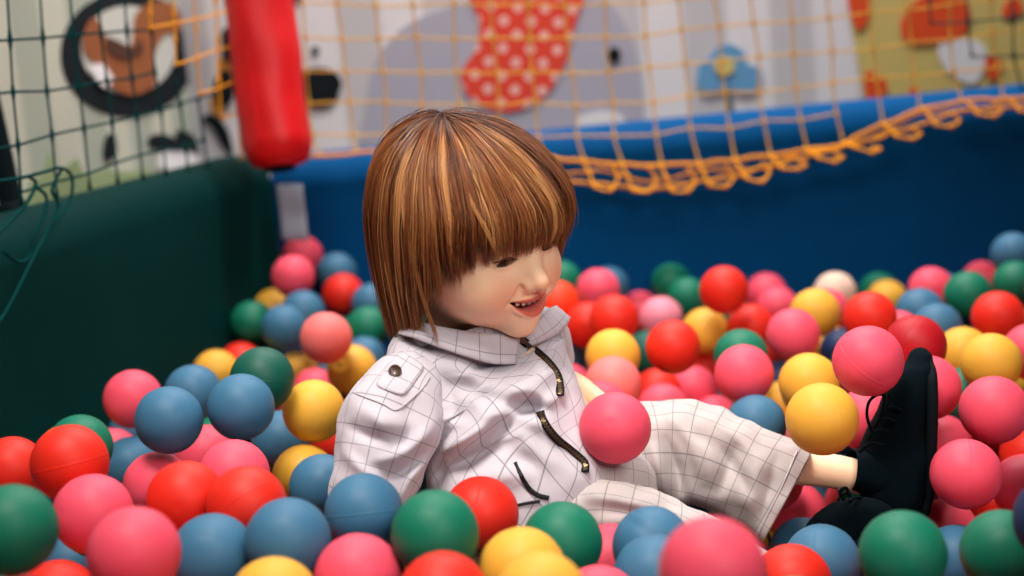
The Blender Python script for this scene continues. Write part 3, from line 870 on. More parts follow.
    (0.350, 1.030, 0.162, 0),
    (-0.025, 0.871, 0.168, 3),
    (-0.101, 2.146, 0.181, 0),
    (0.142, 1.121, 0.184, 1),
    (0.748, 2.075, 0.154, 4),
    (0.754, 1.959, 0.179, 2),
    (0.658, 1.722, 0.154, 1),
    (-0.082, 2.478, 0.152, 0),
    (0.836, 1.732, 0.158, 4),
    (1.204, 2.280, 0.191, 4),
    (-0.677, 1.350, 0.180, 3),
    (0.165, 0.781, 0.171, 0),
    (-0.143, 2.043, 0.166, 4),
    (0.984, 2.280, 0.157, 0),
    (-0.132, 1.653, 0.184, 2),
    (-0.050, 1.677, 0.172, 1),
    (0.950, 1.807, 0.180, 2),
    (-0.110, 0.814, 0.164, 4),
    (0.901, 1.915, 0.166, 3),
    (-0.617, 1.282, 0.168, 0),
    (0.011, 0.801, 0.161, 2),
    (1.248, 2.484, 0.173, 1),
    (-0.518, 1.216, 0.150, 1),
    (0.465, 0.991, 0.193, 0),
    (-0.602, 1.009, 0.184, 4),
    (0.730, 1.876, 0.180, 0),
    (0.816, 1.825, 0.161, 1),
    (0.951, 2.343, 0.190, 1),
    (0.159, 1.639, 0.157, 2),
    (0.608, 1.488, 0.158, 1),
    (1.075, 2.560, 0.194, 0),
    (-0.593, 1.479, 0.193, 3),
    (0.899, 1.688, 0.176, 4),
    (1.125, 2.473, 0.155, 3),
    (-0.669, 1.197, 0.163, 0),
    (-0.709, 1.277, 0.193, 2),
    (0.838, 2.129, 0.152, 1),
    (0.014, 2.073, 0.162, 2),
    (-0.244, 0.804, 0.156, 4),
    (-0.181, 1.613, 0.156, 4),
    (-0.384, 1.039, 0.167, 4),
    (-0.630, 1.420, 0.170, 3),
    (-0.062, 0.755, 0.162, 0),
    (0.837, 1.958, 0.170, 3),
    (0.309, 2.026, 0.154, 2),
    (-0.144, 1.731, 0.157, 0),
    (-0.357, 2.005, 0.164, 0),
    (0.036, 1.731, 0.151, 1),
    (0.763, 1.701, 0.173, 0),
    (0.516, 1.283, 0.182, 0),
    (0.881, 2.478, 0.159, 0),
    (-0.179, 0.848, 0.185, 0),
    (0.551, 1.385, 0.172, 3),
    (-0.086, 1.883, 0.166, 0),
    (0.513, 1.216, 0.164, 0),
    (0.516, 1.114, 0.156, 4),
    (-0.419, 0.976, 0.177, 4),
    (-0.505, 1.021, 0.178, 3),
    (-0.050, 1.748, 0.165, 2),
    (0.051, 0.876, 0.179, 1),
    (0.406, 0.964, 0.159, 2),
    (-0.604, 1.171, 0.161, 0),
    (1.193, 2.557, 0.177, 2),
    (1.054, 2.118, 0.197, 3),
    (0.689, 1.656, 0.171, 3),
    (0.338, 2.359, 0.154, 4),
    (1.230, 2.224, 0.153, 2),
    (0.953, 2.473, 0.157, 2),
    (-0.149, 2.380, 0.153, 2),
    (0.615, 1.291, 0.174, 1),
    (0.057, 2.346, 0.186, 2),
    (-0.105, 0.942, 0.153, 3),
    (-0.130, 1.829, 0.160, 0),
    (1.140, 2.325, 0.151, 1),
    (-0.365, 2.082, 0.172, 4),
    (0.905, 2.026, 0.180, 0),
    (-0.035, 2.558, 0.173, 3),
    (0.010, 1.804, 0.163, 0),
    (-0.371, 1.382, 0.165, 4),
    (0.691, 2.234, 0.159, 1),
    (-0.578, 1.082, 0.153, 0),
    (0.976, 2.010, 0.181, 2),
    (1.249, 2.397, 0.164, 3),
    (0.855, 1.625, 0.162, 4),
    (0.108, 1.001, 0.170, 4),
    (0.539, 1.460, 0.171, 3),
    (0.093, 0.801, 0.179, 0),
    (0.688, 1.531, 0.151, 4),
    (0.447, 1.124, 0.177, 3),
    (-0.047, 2.001, 0.161, 0),
    (-0.174, 1.924, 0.161, 2),
    (0.705, 1.777, 0.167, 3),
    (0.947, 2.553, 0.151, 2),
    (0.026, 1.900, 0.170, 3),
    (1.053, 2.201, 0.169, 3),
    (-0.153, 1.472, 0.168, 3),
    (0.375, 0.764, 0.158, 0),
    (0.473, 1.788, 0.170, 1),
    (-0.020, 2.363, 0.153, 1),
    (1.091, 2.411, 0.183, 4),
    (0.427, 0.869, 0.152, 2),
    (-0.481, 1.296, 0.154, 4),
    (-0.509, 1.134, 0.159, 0),
    (0.267, 0.996, 0.168, 3),
    (-0.322, 0.871, 0.159, 1),
    (0.017, 2.450, 0.151, 3),
    (0.906, 2.143, 0.197, 1),
    (0.584, 1.209, 0.182, 0),
    (0.084, 1.677, 0.151, 2),
    (0.288, 0.872, 0.152, 2),
    (0.512, 2.078, 0.160, 4),
    (-0.523, 1.674, 0.192, 2),
    (0.221, 1.053, 0.150, 0),
    (0.016, 0.936, 0.171, 3),
    (0.681, 2.011, 0.158, 0),
    (-0.393, 0.815, 0.160, 4),
    (1.111, 2.263, 0.177, 3),
    (-0.146, 2.452, 0.161, 0),
    (-0.164, 2.117, 0.156, 2),
    (0.351, 0.838, 0.158, 4),
    (-0.454, 1.092, 0.155, 4),
    (-0.120, 2.303, 0.169, 0),
    (0.955, 1.729, 0.176, 4),
    (-0.341, 1.445, 0.192, 0),
    (0.695, 1.398, 0.168, 3),
    (-0.592, 1.352, 0.157, 1),
    (-0.668, 1.107, 0.182, 1),
    (0.133, 0.870, 0.181, 3),
    (-0.645, 1.531, 0.161, 0),
    (0.159, 1.206, 0.155, 4),
    (-0.323, 1.140, 0.167, 0),
    (0.888, 2.270, 0.156, 4),
    (-0.179, 0.754, 0.170, 0),
    (-0.380, 1.674, 0.168, 3),
    (0.842, 2.057, 0.185, 1),
    (0.796, 2.184, 0.181, 0),
    (-0.439, 1.840, 0.180, 2),
    (0.452, 1.258, 0.150, 0),
    (-0.204, 0.947, 0.151, 0),
    (0.447, 1.051, 0.150, 0),
    (0.514, 0.954, 0.160, 3),
    (0.324, 1.597, 0.180, 2),
    (0.990, 2.157, 0.155, 4),
    (0.577, 1.565, 0.178, 2),
    (0.599, 2.194, 0.153, 0),
    (0.023, 1.997, 0.164, 0),
    (1.124, 2.028, 0.152, 4),
    (0.138, 2.273, 0.160, 4),
    (-0.342, 1.829, 0.195, 4),
    (0.410, 2.168, 0.153, 1),
    (0.153, 2.406, 0.153, 0),
    (0.858, 1.552, 0.153, 4),
    (0.063, 1.054, 0.158, 0),
    (-0.027, 2.238, 0.157, 4),
    (1.054, 1.951, 0.150, 0),
    (0.530, 2.194, 0.163, 4),
    (-0.299, 2.282, 0.185, 2),
    (0.012, 1.645, 0.161, 4),
    (-0.245, 2.178, 0.155, 1),
    (1.115, 2.136, 0.162, 0),
    (-0.032, 1.551, 0.154, 1),
    (0.066, 2.392, 0.128, 1),
    (0.794, 1.470, 0.116, 1),
    (-0.678, 1.252, 0.109, 3),
    (0.237, 0.985, 0.104, 4),
    (0.987, 2.385, 0.146, 3),
    (-0.586, 1.564, 0.128, 2),
    (0.734, 1.336, 0.130, 2),
    (-0.249, 1.748, 0.103, 4),
    (0.969, 1.952, 0.102, 3),
    (0.572, 2.354, 0.101, 2),
    (0.220, 1.755, 0.106, 4),
    (0.246, 0.811, 0.132, 3),
    (0.602, 1.421, 0.116, 0),
    (0.294, 1.067, 0.145, 3),
    (0.814, 1.934, 0.101, 4),
    (1.058, 2.438, 0.101, 1),
    (-0.222, 0.871, 0.112, 3),
    (0.880, 2.521, 0.103, 1),
    (0.241, 2.271, 0.113, 3),
    (-0.306, 2.033, 0.103, 4),
    (-0.133, 1.976, 0.117, 4),
    (-0.145, 0.871, 0.115, 4),
    (-0.189, 1.405, 0.109, 3),
    (-0.379, 2.524, 0.123, 1),
    (0.675, 1.480, 0.101, 3),
    (0.025, 2.291, 0.132, 1),
    (0.777, 1.994, 0.114, 1),
    (0.625, 1.227, 0.121, 0),
    (0.368, 0.908, 0.111, 3),
    (0.636, 2.252, 0.107, 3),
    (0.915, 2.154, 0.101, 4),
    (0.721, 2.474, 0.132, 3),
    (0.652, 2.404, 0.107, 4),
    (-0.074, 2.098, 0.104, 1),
    (0.317, 1.242, 0.115, 1),
    (1.026, 1.873, 0.119, 2),
    (1.005, 2.513, 0.119, 1),
    (0.179, 1.321, 0.101, 1),
    (0.664, 1.326, 0.106, 4),
    (1.098, 2.192, 0.104, 4),
    (0.914, 1.767, 0.116, 2),
    (0.151, 1.125, 0.107, 1),
    (-0.101, 2.201, 0.134, 4),
    (0.202, 1.869, 0.100, 2),
    (0.936, 2.041, 0.113, 3),
    (-0.414, 2.109, 0.109, 4),
    (-0.239, 1.933, 0.114, 4),
    (-0.511, 0.903, 0.135, 4),
    (0.716, 1.696, 0.118, 2),
    (1.101, 2.562, 0.110, 1),
    (-0.112, 1.778, 0.113, 2),
    (0.438, 1.824, 0.104, 0),
    (0.783, 2.162, 0.101, 2),
    (-0.580, 1.239, 0.101, 3),
    (1.195, 2.490, 0.104, 3),
    (0.806, 1.656, 0.117, 1),
    (0.586, 1.542, 0.110, 1),
    (-0.082, 2.276, 0.104, 4),
    (1.050, 2.343, 0.128, 2),
    (0.560, 1.160, 0.107, 1),
    (1.190, 2.185, 0.100, 2),
    (0.904, 2.397, 0.104, 3),
    (0.852, 2.065, 0.117, 1),
    (0.689, 1.612, 0.110, 3),
    (-0.369, 0.952, 0.132, 3),
    (-0.663, 1.117, 0.100, 4),
    (-0.153, 2.270, 0.111, 1),
    (0.461, 0.969, 0.108, 3),
    (-0.195, 1.329, 0.127, 4),
    (-0.310, 2.136, 0.101, 4),
    (0.779, 1.754, 0.120, 0),
    (0.013, 1.310, 0.103, 3),
    (-0.109, 2.556, 0.147, 0),
    (0.155, 0.859, 0.112, 3),
    (-0.016, 2.130, 0.133, 0),
    (-0.514, 1.724, 0.102, 3),
    (0.762, 1.578, 0.117, 1),
    (1.228, 2.324, 0.105, 1),
    (-0.145, 1.191, 0.112, 0),
    (-0.041, 2.406, 0.102, 1),
    (0.002, 1.594, 0.100, 2),
    (-0.039, 1.883, 0.108, 1),
    (0.565, 1.044, 0.121, 1),
    (-0.417, 1.011, 0.102, 2),
    (0.060, 1.797, 0.115, 1),
    (0.350, 2.437, 0.125, 1),
    (-0.544, 1.033, 0.101, 4),
    (0.756, 1.849, 0.106, 0),
    (1.061, 2.257, 0.109, 2),
    (0.171, 1.719, 0.146, 1),
    (-0.514, 1.345, 0.106, 0),
    (0.092, 0.895, 0.118, 2),
    (0.300, 0.952, 0.102, 1),
    (-0.572, 1.425, 0.126, 3),
    (-0.628, 0.999, 0.107, 0),
    (0.480, 0.876, 0.101, 0),
    (0.260, 1.554, 0.126, 0),
    (-0.498, 0.973, 0.118, 0),
    (0.438, 0.804, 0.116, 2),
    (-0.042, 0.958, 0.125, 2),
    (-0.055, 0.833, 0.113, 0),
    (-0.172, 1.678, 0.108, 2),
    (-0.669, 1.336, 0.108, 3),
    (-0.546, 1.161, 0.103, 4),
    (0.582, 1.905, 0.132, 2),
    (-0.278, 0.995, 0.121, 0),
    (-0.520, 1.580, 0.103, 0),
    (-0.069, 1.703, 0.104, 2),
    (-0.591, 0.942, 0.132, 2),
    (0.579, 1.317, 0.106, 3),
    (-0.459, 1.195, 0.118, 3),
    (0.284, 2.417, 0.100, 3),
    (0.875, 2.211, 0.101, 0),
    (1.139, 2.088, 0.106, 1),
    (-0.048, 1.218, 0.125, 4),
    (0.323, 2.093, 0.119, 3),
    (0.503, 1.392, 0.115, 3),
    (1.217, 2.412, 0.103, 1),
    (-0.426, 2.011, 0.107, 4),
    (1.035, 2.132, 0.105, 2),
    (-0.395, 0.884, 0.123, 0),
    (0.429, 2.303, 0.115, 2),
    (0.629, 1.155, 0.108, 0),
    (-0.148, 0.978, 0.113, 3),
    (0.712, 2.185, 0.104, 0),
    (0.560, 2.427, 0.101, 3),
    (0.476, 1.150, 0.109, 4),
    (0.241, 0.911, 0.117, 2),
    (0.070, 2.148, 0.105, 0),
    (0.945, 2.310, 0.108, 4),
    (-0.350, 1.429, 0.102, 2),
    (-0.088, 2.026, 0.100, 2),
    (0.068, 1.579, 0.131, 3),
    (0.747, 1.413, 0.107, 2),
    (0.166, 1.055, 0.105, 2),
    (0.286, 1.785, 0.122, 0),
    (-0.662, 1.411, 0.104, 2),
    (-0.277, 1.111, 0.124, 4),
    (0.651, 2.059, 0.118, 4),
    (1.065, 2.016, 0.106, 4),
    (0.868, 1.977, 0.109, 0),
    (-0.195, 2.155, 0.102, 3),
    (-0.618, 1.630, 0.133, 4),
    (0.391, 1.986, 0.114, 2),
    (-0.267, 1.337, 0.122, 0),
    (0.825, 2.422, 0.109, 2),
    (0.207, 1.162, 0.131, 4),
    (0.506, 1.283, 0.110, 1),
    (-0.190, 1.788, 0.127, 1),
    (0.726, 1.932, 0.112, 1),
    (0.321, 0.789, 0.109, 2),
    (-0.018, 2.028, 0.101, 3),
    (0.081, 0.811, 0.111, 0),
    (-0.455, 2.242, 0.119, 0),
    (1.233, 2.563, 0.116, 4),
    (-0.149, 2.520, 0.102, 1),
    (-0.440, 1.261, 0.107, 2),
    (-0.562, 1.846, 0.104, 4),
    (1.074, 2.079, 0.140, 3),
    (0.909, 1.851, 0.123, 4),
    (0.608, 1.695, 0.108, 2),
    (0.688, 1.251, 0.137, 1),
    (-0.176, 2.338, 0.103, 3),
    (-0.150, 1.898, 0.101, 3),
    (0.545, 2.253, 0.126, 2),
    (0.105, 2.002, 0.107, 1),
    (0.926, 1.676, 0.106, 0),
    (0.848, 1.790, 0.102, 0),
    (0.021, 2.223, 0.100, 1),
    (0.453, 1.961, 0.145, 4),
    (1.167, 2.270, 0.118, 4),
    (-0.395, 1.862, 0.106, 4),
    (0.007, 0.895, 0.102, 3),
    (0.980, 1.809, 0.103, 2),
    (1.118, 2.382, 0.117, 0),
    (0.843, 1.871, 0.115, 2),
    (0.141, 0.986, 0.111, 2),
    (0.203, 1.606, 0.102, 3),
    (-0.056, 1.075, 0.107, 0),
    (0.394, 1.035, 0.105, 1),
    (0.416, 1.213, 0.104, 0),
    (0.129, 1.599, 0.105, 3),
    (0.683, 1.869, 0.104, 4),
    (0.492, 1.767, 0.104, 2),
    (0.954, 2.228, 0.122, 1),
    (-0.045, 2.551, 0.105, 4),
    (-0.731, 1.202, 0.125, 2),
    (-0.026, 1.808, 0.067, 2),
    (0.139, 2.187, 0.085, 3),
    (0.176, 1.917, 0.051, 3),
    (-0.043, 2.180, 0.092, 4),
    (-0.018, 1.740, 0.057, 0),
    (0.643, 1.552, 0.050, 2),
    (0.948, 2.498, 0.050, 3),
    (1.009, 2.199, 0.076, 0),
    (-0.243, 2.133, 0.057, 1),
    (-0.104, 0.915, 0.072, 2),
    (-0.044, 2.495, 0.052, 4),
    (0.369, 1.294, 0.065, 0),
    (0.992, 2.016, 0.070, 0),
    (1.001, 2.412, 0.066, 4),
    (-0.636, 1.164, 0.055, 0),
    (-0.123, 1.085, 0.051, 1),
    (1.028, 1.928, 0.055, 1),
    (-0.696, 1.204, 0.061, 4),
    (0.272, 1.048, 0.080, 3),
    (-0.603, 1.283, 0.053, 3),
    (-0.262, 0.924, 0.078, 1),
    (0.074, 1.703, 0.054, 4),
    (0.593, 1.095, 0.069, 4),
    (0.944, 1.892, 0.063, 1),
    (0.725, 1.987, 0.068, 3),
    (0.569, 2.222, 0.052, 1),
    (0.675, 1.238, 0.052, 4),
    (1.236, 2.257, 0.077, 4),
    (-0.322, 0.962, 0.079, 1),
    (1.099, 2.389, 0.051, 4),
    (-0.078, 1.436, 0.079, 1),
    (0.492, 1.084, 0.079, 1),
    (0.373, 0.841, 0.077, 2),
    (0.837, 2.093, 0.051, 2),
    (1.055, 2.531, 0.058, 2),
    (0.600, 1.232, 0.057, 0),
    (0.811, 2.227, 0.078, 3),
    (0.693, 2.490, 0.067, 3),
    (0.052, 1.113, 0.075, 3),
    (0.481, 2.467, 0.060, 2),
    (1.011, 2.310, 0.063, 4),
    (0.796, 1.806, 0.059, 4),
    (0.157, 2.110, 0.065, 2),
    (-0.006, 2.096, 0.061, 3),
    (0.668, 1.725, 0.064, 4),
    (0.698, 1.413, 0.054, 2),
    (-0.145, 2.081, 0.087, 3),
    (0.649, 1.655, 0.054, 0),
    (0.873, 1.702, 0.069, 4),
    (0.128, 2.563, 0.093, 1),
    (0.026, 2.499, 0.076, 0),
    (0.293, 2.329, 0.053, 0),
    (-0.574, 1.346, 0.058, 1),
    (-0.311, 1.772, 0.075, 3),
    (0.007, 1.659, 0.064, 1),
    (0.094, 2.438, 0.068, 4),
    (0.278, 1.489, 0.067, 3),
    (-0.076, 1.269, 0.053, 1),
    (0.559, 1.387, 0.056, 1),
    (-0.036, 1.544, 0.069, 4),
    (0.763, 1.536, 0.052, 1),
    (0.966, 2.109, 0.051, 0),
    (-0.007, 1.040, 0.068, 4),
    (0.047, 1.560, 0.051, 3),
    (0.065, 1.434, 0.060, 0),
    (0.073, 1.009, 0.061, 4),
    (-0.203, 2.223, 0.062, 2),
    (0.022, 1.986, 0.055, 1),
    (0.581, 2.547, 0.070, 1),
    (0.709, 2.240, 0.051, 3),
    (-0.115, 1.671, 0.056, 0),
    (1.128, 2.286, 0.053, 4),
    (0.704, 2.113, 0.095, 0),
    (-0.110, 2.463, 0.072, 0),
    (0.308, 0.871, 0.075, 2),
    (0.526, 1.231, 0.052, 4),
    (-0.108, 1.854, 0.062, 1),
    (0.880, 1.595, 0.083, 4),
    (0.523, 1.012, 0.055, 0),
    (1.181, 2.356, 0.065, 3),
    (-0.093, 1.948, 0.063, 4),
    (0.031, 1.855, 0.076, 0),
    (0.409, 0.960, 0.061, 2),
    (-0.474, 1.062, 0.073, 2),
    (-0.188, 1.457, 0.055, 2),
    (0.281, 1.909, 0.056, 2),
    (0.905, 2.345, 0.056, 1),
    (-0.110, 2.182, 0.059, 0),
    (0.131, 1.516, 0.053, 4),
    (0.828, 2.484, 0.056, 0),
    (-0.509, 1.222, 0.063, 0),
    (0.167, 2.320, 0.053, 2),
    (0.442, 2.263, 0.051, 1),
    (0.021, 2.344, 0.076, 0),
    (-0.277, 1.971, 0.050, 1),
    (0.769, 2.063, 0.067, 3),
    (1.133, 2.159, 0.053, 1),
    (-0.035, 2.242, 0.053, 3),
    (-0.115, 2.373, 0.075, 2),
    (-0.589, 1.429, 0.053, 0),
    (-0.505, 1.485, 0.059, 0),
    (0.176, 1.686, 0.069, 3),
    (0.448, 2.144, 0.055, 0),
    (-0.196, 1.963, 0.054, 1),
    (0.588, 1.480, 0.075, 1),
    (0.118, 1.081, 0.060, 3),
    (-0.165, 1.746, 0.056, 3),
    (-0.232, 2.395, 0.077, 3),
    (-0.582, 1.609, 0.061, 0),
    (0.873, 1.920, 0.058, 4),
    (-0.618, 1.063, 0.076, 3),
    (-0.195, 1.621, 0.062, 1),
    (0.612, 2.302, 0.057, 3),
    (0.216, 2.459, 0.071, 2),
    (-0.053, 2.333, 0.068, 0),
    (0.764, 1.692, 0.058, 3),
    (-0.206, 1.335, 0.057, 3),
    (-0.643, 1.499, 0.061, 3),
    (0.827, 1.499, 0.060, 3),
    (0.266, 1.746, 0.055, 1),
    (-0.184, 2.461, 0.079, 3),
    (-0.447, 1.338, 0.074, 0),
    (1.125, 2.499, 0.058, 2),
    (0.309, 1.195, 0.053, 2),
    (0.019, 2.172, 0.052, 2),
    (0.437, 1.958, 0.056, 3),
    (0.738, 2.552, 0.059, 4),
    (0.769, 1.612, 0.055, 2),
    (-0.305, 1.900, 0.077, 4),
    (-0.009, 1.378, 0.052, 3),
    (0.346, 1.076, 0.061, 1),
    (0.208, 1.039, 0.051, 0),
    (1.163, 2.563, 0.065, 1),
    (0.419, 0.889, 0.050, 2),
    (-0.446, 1.842, 0.058, 2),
    (0.727, 1.764, 0.071, 1),
    (-0.356, 2.093, 0.060, 3),
    (0.839, 2.020, 0.054, 4),
    (0.363, 2.334, 0.070, 1),
    (0.215, 2.171, 0.070, 1),
    (-0.195, 0.965, 0.064, 1),
    (0.926, 1.987, 0.061, 0),
    (0.953, 1.733, 0.061, 1),
    (1.042, 2.089, 0.050, 4),
    (0.894, 2.448, 0.054, 3),
    (-0.259, 1.102, 0.050, 4),
    (-0.504, 1.003, 0.052, 1),
    (0.508, 1.437, 0.054, 0),
    (1.240, 2.504, 0.053, 1),
    (0.927, 2.259, 0.060, 0),
    (0.329, 1.000, 0.051, 4),
    (0.921, 1.818, 0.061, 1),
    (0.834, 2.162, 0.054, 3),
    (-0.573, 0.975, 0.071, 3),
    (0.448, 1.020, 0.054, 1),
    (1.103, 1.987, 0.055, 0),
    (-0.433, 0.939, 0.095, 0),
    (-0.007, 1.463, 0.052, 3),
    (0.532, 2.156, 0.069, 3),
    (0.509, 2.294, 0.069, 2),
    (0.622, 1.316, 0.050, 3),
    (-0.140, 1.383, 0.064, 0),
    (-0.561, 1.092, 0.051, 0),
    (-0.061, 1.634, 0.081, 1),
    (0.077, 2.212, 0.051, 3),
    (0.757, 2.457, 0.067, 0),
    (0.726, 1.331, 0.052, 3),
    (0.343, 2.428, 0.036, 3),
    (0.057, 1.360, 0.056, 0),
    (0.081, 1.775, 0.046, 1),
    (-0.690, 1.344, 0.041, 1),
    (0.737, 1.911, 0.043, 0),
    (-0.365, 2.025, 0.040, 3),
    (1.158, 2.223, 0.040, 3),
    (-0.082, 1.768, 0.040, 1),
    (-0.365, 2.559, 0.037, 1),
    (-0.269, 0.999, 0.036, 2),
    (-0.430, 1.220, 0.038, 4),
    (-0.524, 1.292, 0.058, 0),
    (0.244, 0.944, 0.048, 2),
    (0.220, 1.531, 0.039, 0),
    (-0.117, 2.541, 0.041, 4),
    (0.017, 1.917, 0.041, 0),
    (1.248, 2.375, 0.050, 2),
    (-0.337, 2.167, 0.040, 2),
    (0.660, 2.073, 0.041, 3),
    (0.758, 2.160, 0.036, 2),
    (0.155, 1.617, 0.042, 3),
    (0.546, 2.012, 0.041, 1),
    (1.055, 2.240, 0.037, 4),
    (0.740, 1.468, 0.046, 2),
    (0.907, 2.560, 0.044, 0),
    (0.385, 1.575, 0.036, 2),
    (0.457, 1.132, 0.040, 2),
    (0.625, 1.425, 0.040, 2),
    (-0.504, 1.381, 0.047, 0),
    (0.537, 1.148, 0.040, 0),
    (0.603, 2.409, 0.042, 3),
    (-0.511, 1.628, 0.041, 0),
    (0.809, 2.407, 0.038, 4),
    (-0.450, 2.251, 0.042, 4),
    (0.697, 1.850, 0.038, 0),
    (0.374, 1.668, 0.052, 0),
    (0.096, 2.143, 0.040, 0),
    (-0.707, 1.123, 0.048, 0),
    (-0.257, 1.447, 0.038, 0),
    (0.041, 2.400, 0.038, 1),
    (0.525, 1.322, 0.054, 4),
    (-0.284, 2.321, 0.038, 0),
    (0.903, 1.646, 0.036, 3),
    (0.442, 1.236, 0.040, 0),
    (0.357, 1.426, 0.039, 1),
    (0.906, 2.194, 0.038, 4),
    (1.124, 2.057, 0.041, 2),
    (0.080, 0.927, 0.038, 1),
    (0.907, 2.060, 0.039, 3),
    (-0.095, 2.104, 0.035, 2),
    (0.387, 2.483, 0.039, 3),
    (0.228, 1.614, 0.038, 2),
    (0.088, 2.001, 0.039, 0),
    (0.354, 0.916, 0.041, 3),
    (0.175, 1.148, 0.036, 2),
    (0.763, 1.395, 0.037, 4),
    (0.425, 2.332, 0.037, 3),
    (-0.031, 0.973, 0.036, 0),
    (1.172, 2.436, 0.055, 2),
    (0.478, 0.931, 0.037, 1),
    (-0.147, 2.284, 0.040, 3),
    (-0.065, 2.008, 0.037, 0),
    (0.157, 1.330, 0.036, 4),
    (0.859, 1.850, 0.037, 3),
    (0.699, 1.594, 0.044, 4),
    (0.135, 0.978, 0.039, 2),
    (0.857, 1.762, 0.038, 4),
    (0.059, 1.173, 0.037, 3),
    (1.002, 1.854, 0.039, 1),
    (-0.695, 1.271, 0.042, 3),
    (0.791, 1.968, 0.036, 4),
    (0.081, 1.627, 0.040, 2),
    (-0.389, 1.712, 0.038, 1),
    (-0.169, 2.129, 0.040, 2),
    (0.506, 1.667, 0.041, 3),
    (-0.276, 2.061, 0.039, 3),
    (-0.169, 2.401, 0.037, 1),
    (0.995, 2.564, 0.045, 3),
    (0.145, 1.440, 0.037, 3),
]

# ------------------------------------------------------------------ balls (7 cm soft plastic, all alike but for colour)
BALL_RGB = {'pink': (228, 76, 98), 'red': (216, 38, 22), 'orange': (234, 60, 24), 'yellow': (222, 164, 56), 'blue': (56, 104, 134), 'green': (6, 106, 80),
            'darkgreen': (4, 76, 62), 'salmon': (236, 112, 108), 'palepink': (232, 132, 150), 'white': (216, 186, 166), 'navy': (22, 42, 78), 'darkred': (168, 14, 26)}
def ball_mesh(name, m, dent=None, crease=False):
    r = 0.0346; lat = list(np.linspace(-90, -4, 17)) + [-2.2, -1.2, -0.6, 0, 0.6, 1.2, 2.2] + list(np.linspace(4, 90, 17)); nl = 40
    mb = MB(); V = []; 
    for la in lat[1:-1]:
        for k in range(nl):
            lo = 2 * math.pi * k / nl; a = R(la)
            rr = r * (1 + 0.006 * math.exp(-(la / 0.8) ** 2) - 0.0025 * math.exp(-((abs(la) - 2.2) / 1.2) ** 2))
            d = np.array([math.cos(a) * math.cos(lo), math.cos(a) * math.sin(lo), math.sin(a)])
            rr *= 1 + 0.006 * nz(d * 1.7)
            if dent is not None:
                g = max(0, d.dot(dent)); rr *= 1 - 0.10 * math.exp(-((1 - g) / 0.06) ** 2)
            if crease:
                rr *= 1 - 0.03 * math.exp(-((d[0] * 0.8 + d[2] * 0.6 - 0.35) / 0.10) ** 2) * (d[1] < 0.5)
            V.append(d * rr)
    n = len(lat) - 2; F = [(i * nl + k, i * nl + (k + 1) % nl, (i + 1) * nl + (k + 1) % nl, (i + 1) * nl + k) for i in range(n - 1) for k in range(nl)]
    b = len(V); V += [np.array([0, 0, -r * 0.982]), np.array([0, 0, r * 0.982])]      # mould dimples at the poles
    F += [(b, (k + 1) % nl, k) for k in range(nl)] + [(b + 1, (n - 1) * nl + k, (n - 1) * nl + (k + 1) % nl) for k in range(nl)]
    mb.add(V, F)
    me_o = mb.build(name, m); me = me_o.data; bpy.data.objects.remove(me_o); return me
BALL_MESH = {}
for k, c in BALL_RGB.items():
    BALL_MESH[k] = ball_mesh('pit_ball', mat('ball_plastic_' + k, c, 0.52, 0.28, bump=0.06, bscale=40, var=0.05, vscale=20))
YM = BALL_MESH['yellow'].materials[0]; BM_ = BALL_MESH['blue'].materials[0]
DENT = ball_mesh('pit_ball', YM, dent=np.array([0, 0, 1.0])); CREASE = ball_mesh('pit_ball', BM_, crease=True)
rb = random.Random(11)
def place_ball(me, p, label, group, rot=None):
    o = bpy.data.objects.new('pit_ball', me); COL.objects.link(o); o.location = p
    o.rotation_euler = rot or (rb.uniform(0, 6.28), rb.uniform(0, 6.28), rb.uniform(0, 6.28))
    return tag(o, label, 'ball', group)
for x, y, z, c, lab in BALLS:
    rot = None; me = BALL_MESH[c]
    if lab.startswith('dented'): me = DENT; rot = (R(50), R(-35), 0)
    elif 'crease' in lab: me = CREASE; rot = (0, R(-20), R(20))
    elif lab.startswith('blue ball with a scratched'): rot = (R(60), R(42), R(10))
    elif 'raised seam' in lab: rot = (R(-50), R(12), 0)
    elif 'mould dimple' in lab: rot = (R(48), R(8), 0)
    place_ball(me, (x, y, z), lab, 'plastic balls in the ball pit', rot)
# the mass of balls below and beside the ones in the picture: nothing of them shows, one object
mb = MB(); lat = np.linspace(-math.pi / 2, math.pi / 2, 15)[1:-1]; nl = 26
unit = np.array([(math.cos(a) * math.cos(b), math.cos(a) * math.sin(b), math.sin(a)) for a in lat for b in np.linspace(0, 2 * math.pi, nl, endpoint=False)] + [(0, 0, -1), (0, 0, 1)])
m_ = len(lat); uf = [(i * nl + k, i * nl + (k + 1) % nl, (i + 1) * nl + (k + 1) % nl, (i + 1) * nl + k) for i in range(m_ - 1) for k in range(nl)]
uf += [(m_ * nl, (k + 1) % nl, k) for k in range(nl)] + [(m_ * nl + 1, (m_ - 1) * nl + k, (m_ - 1) * nl + (k + 1) % nl) for k in range(nl)]
for x, y, z, c in BURIED: mb.add(unit * 0.0346 + np.array([x, y, z]), uf, c)
tag(mb.build('pit_ball_mass', [BALL_MESH[k].materials[0] for k in ('pink', 'red', 'yellow', 'blue', 'green')]), 'mass of plastic balls filling the pit beneath and around the top ones', 'balls', kind='stuff')

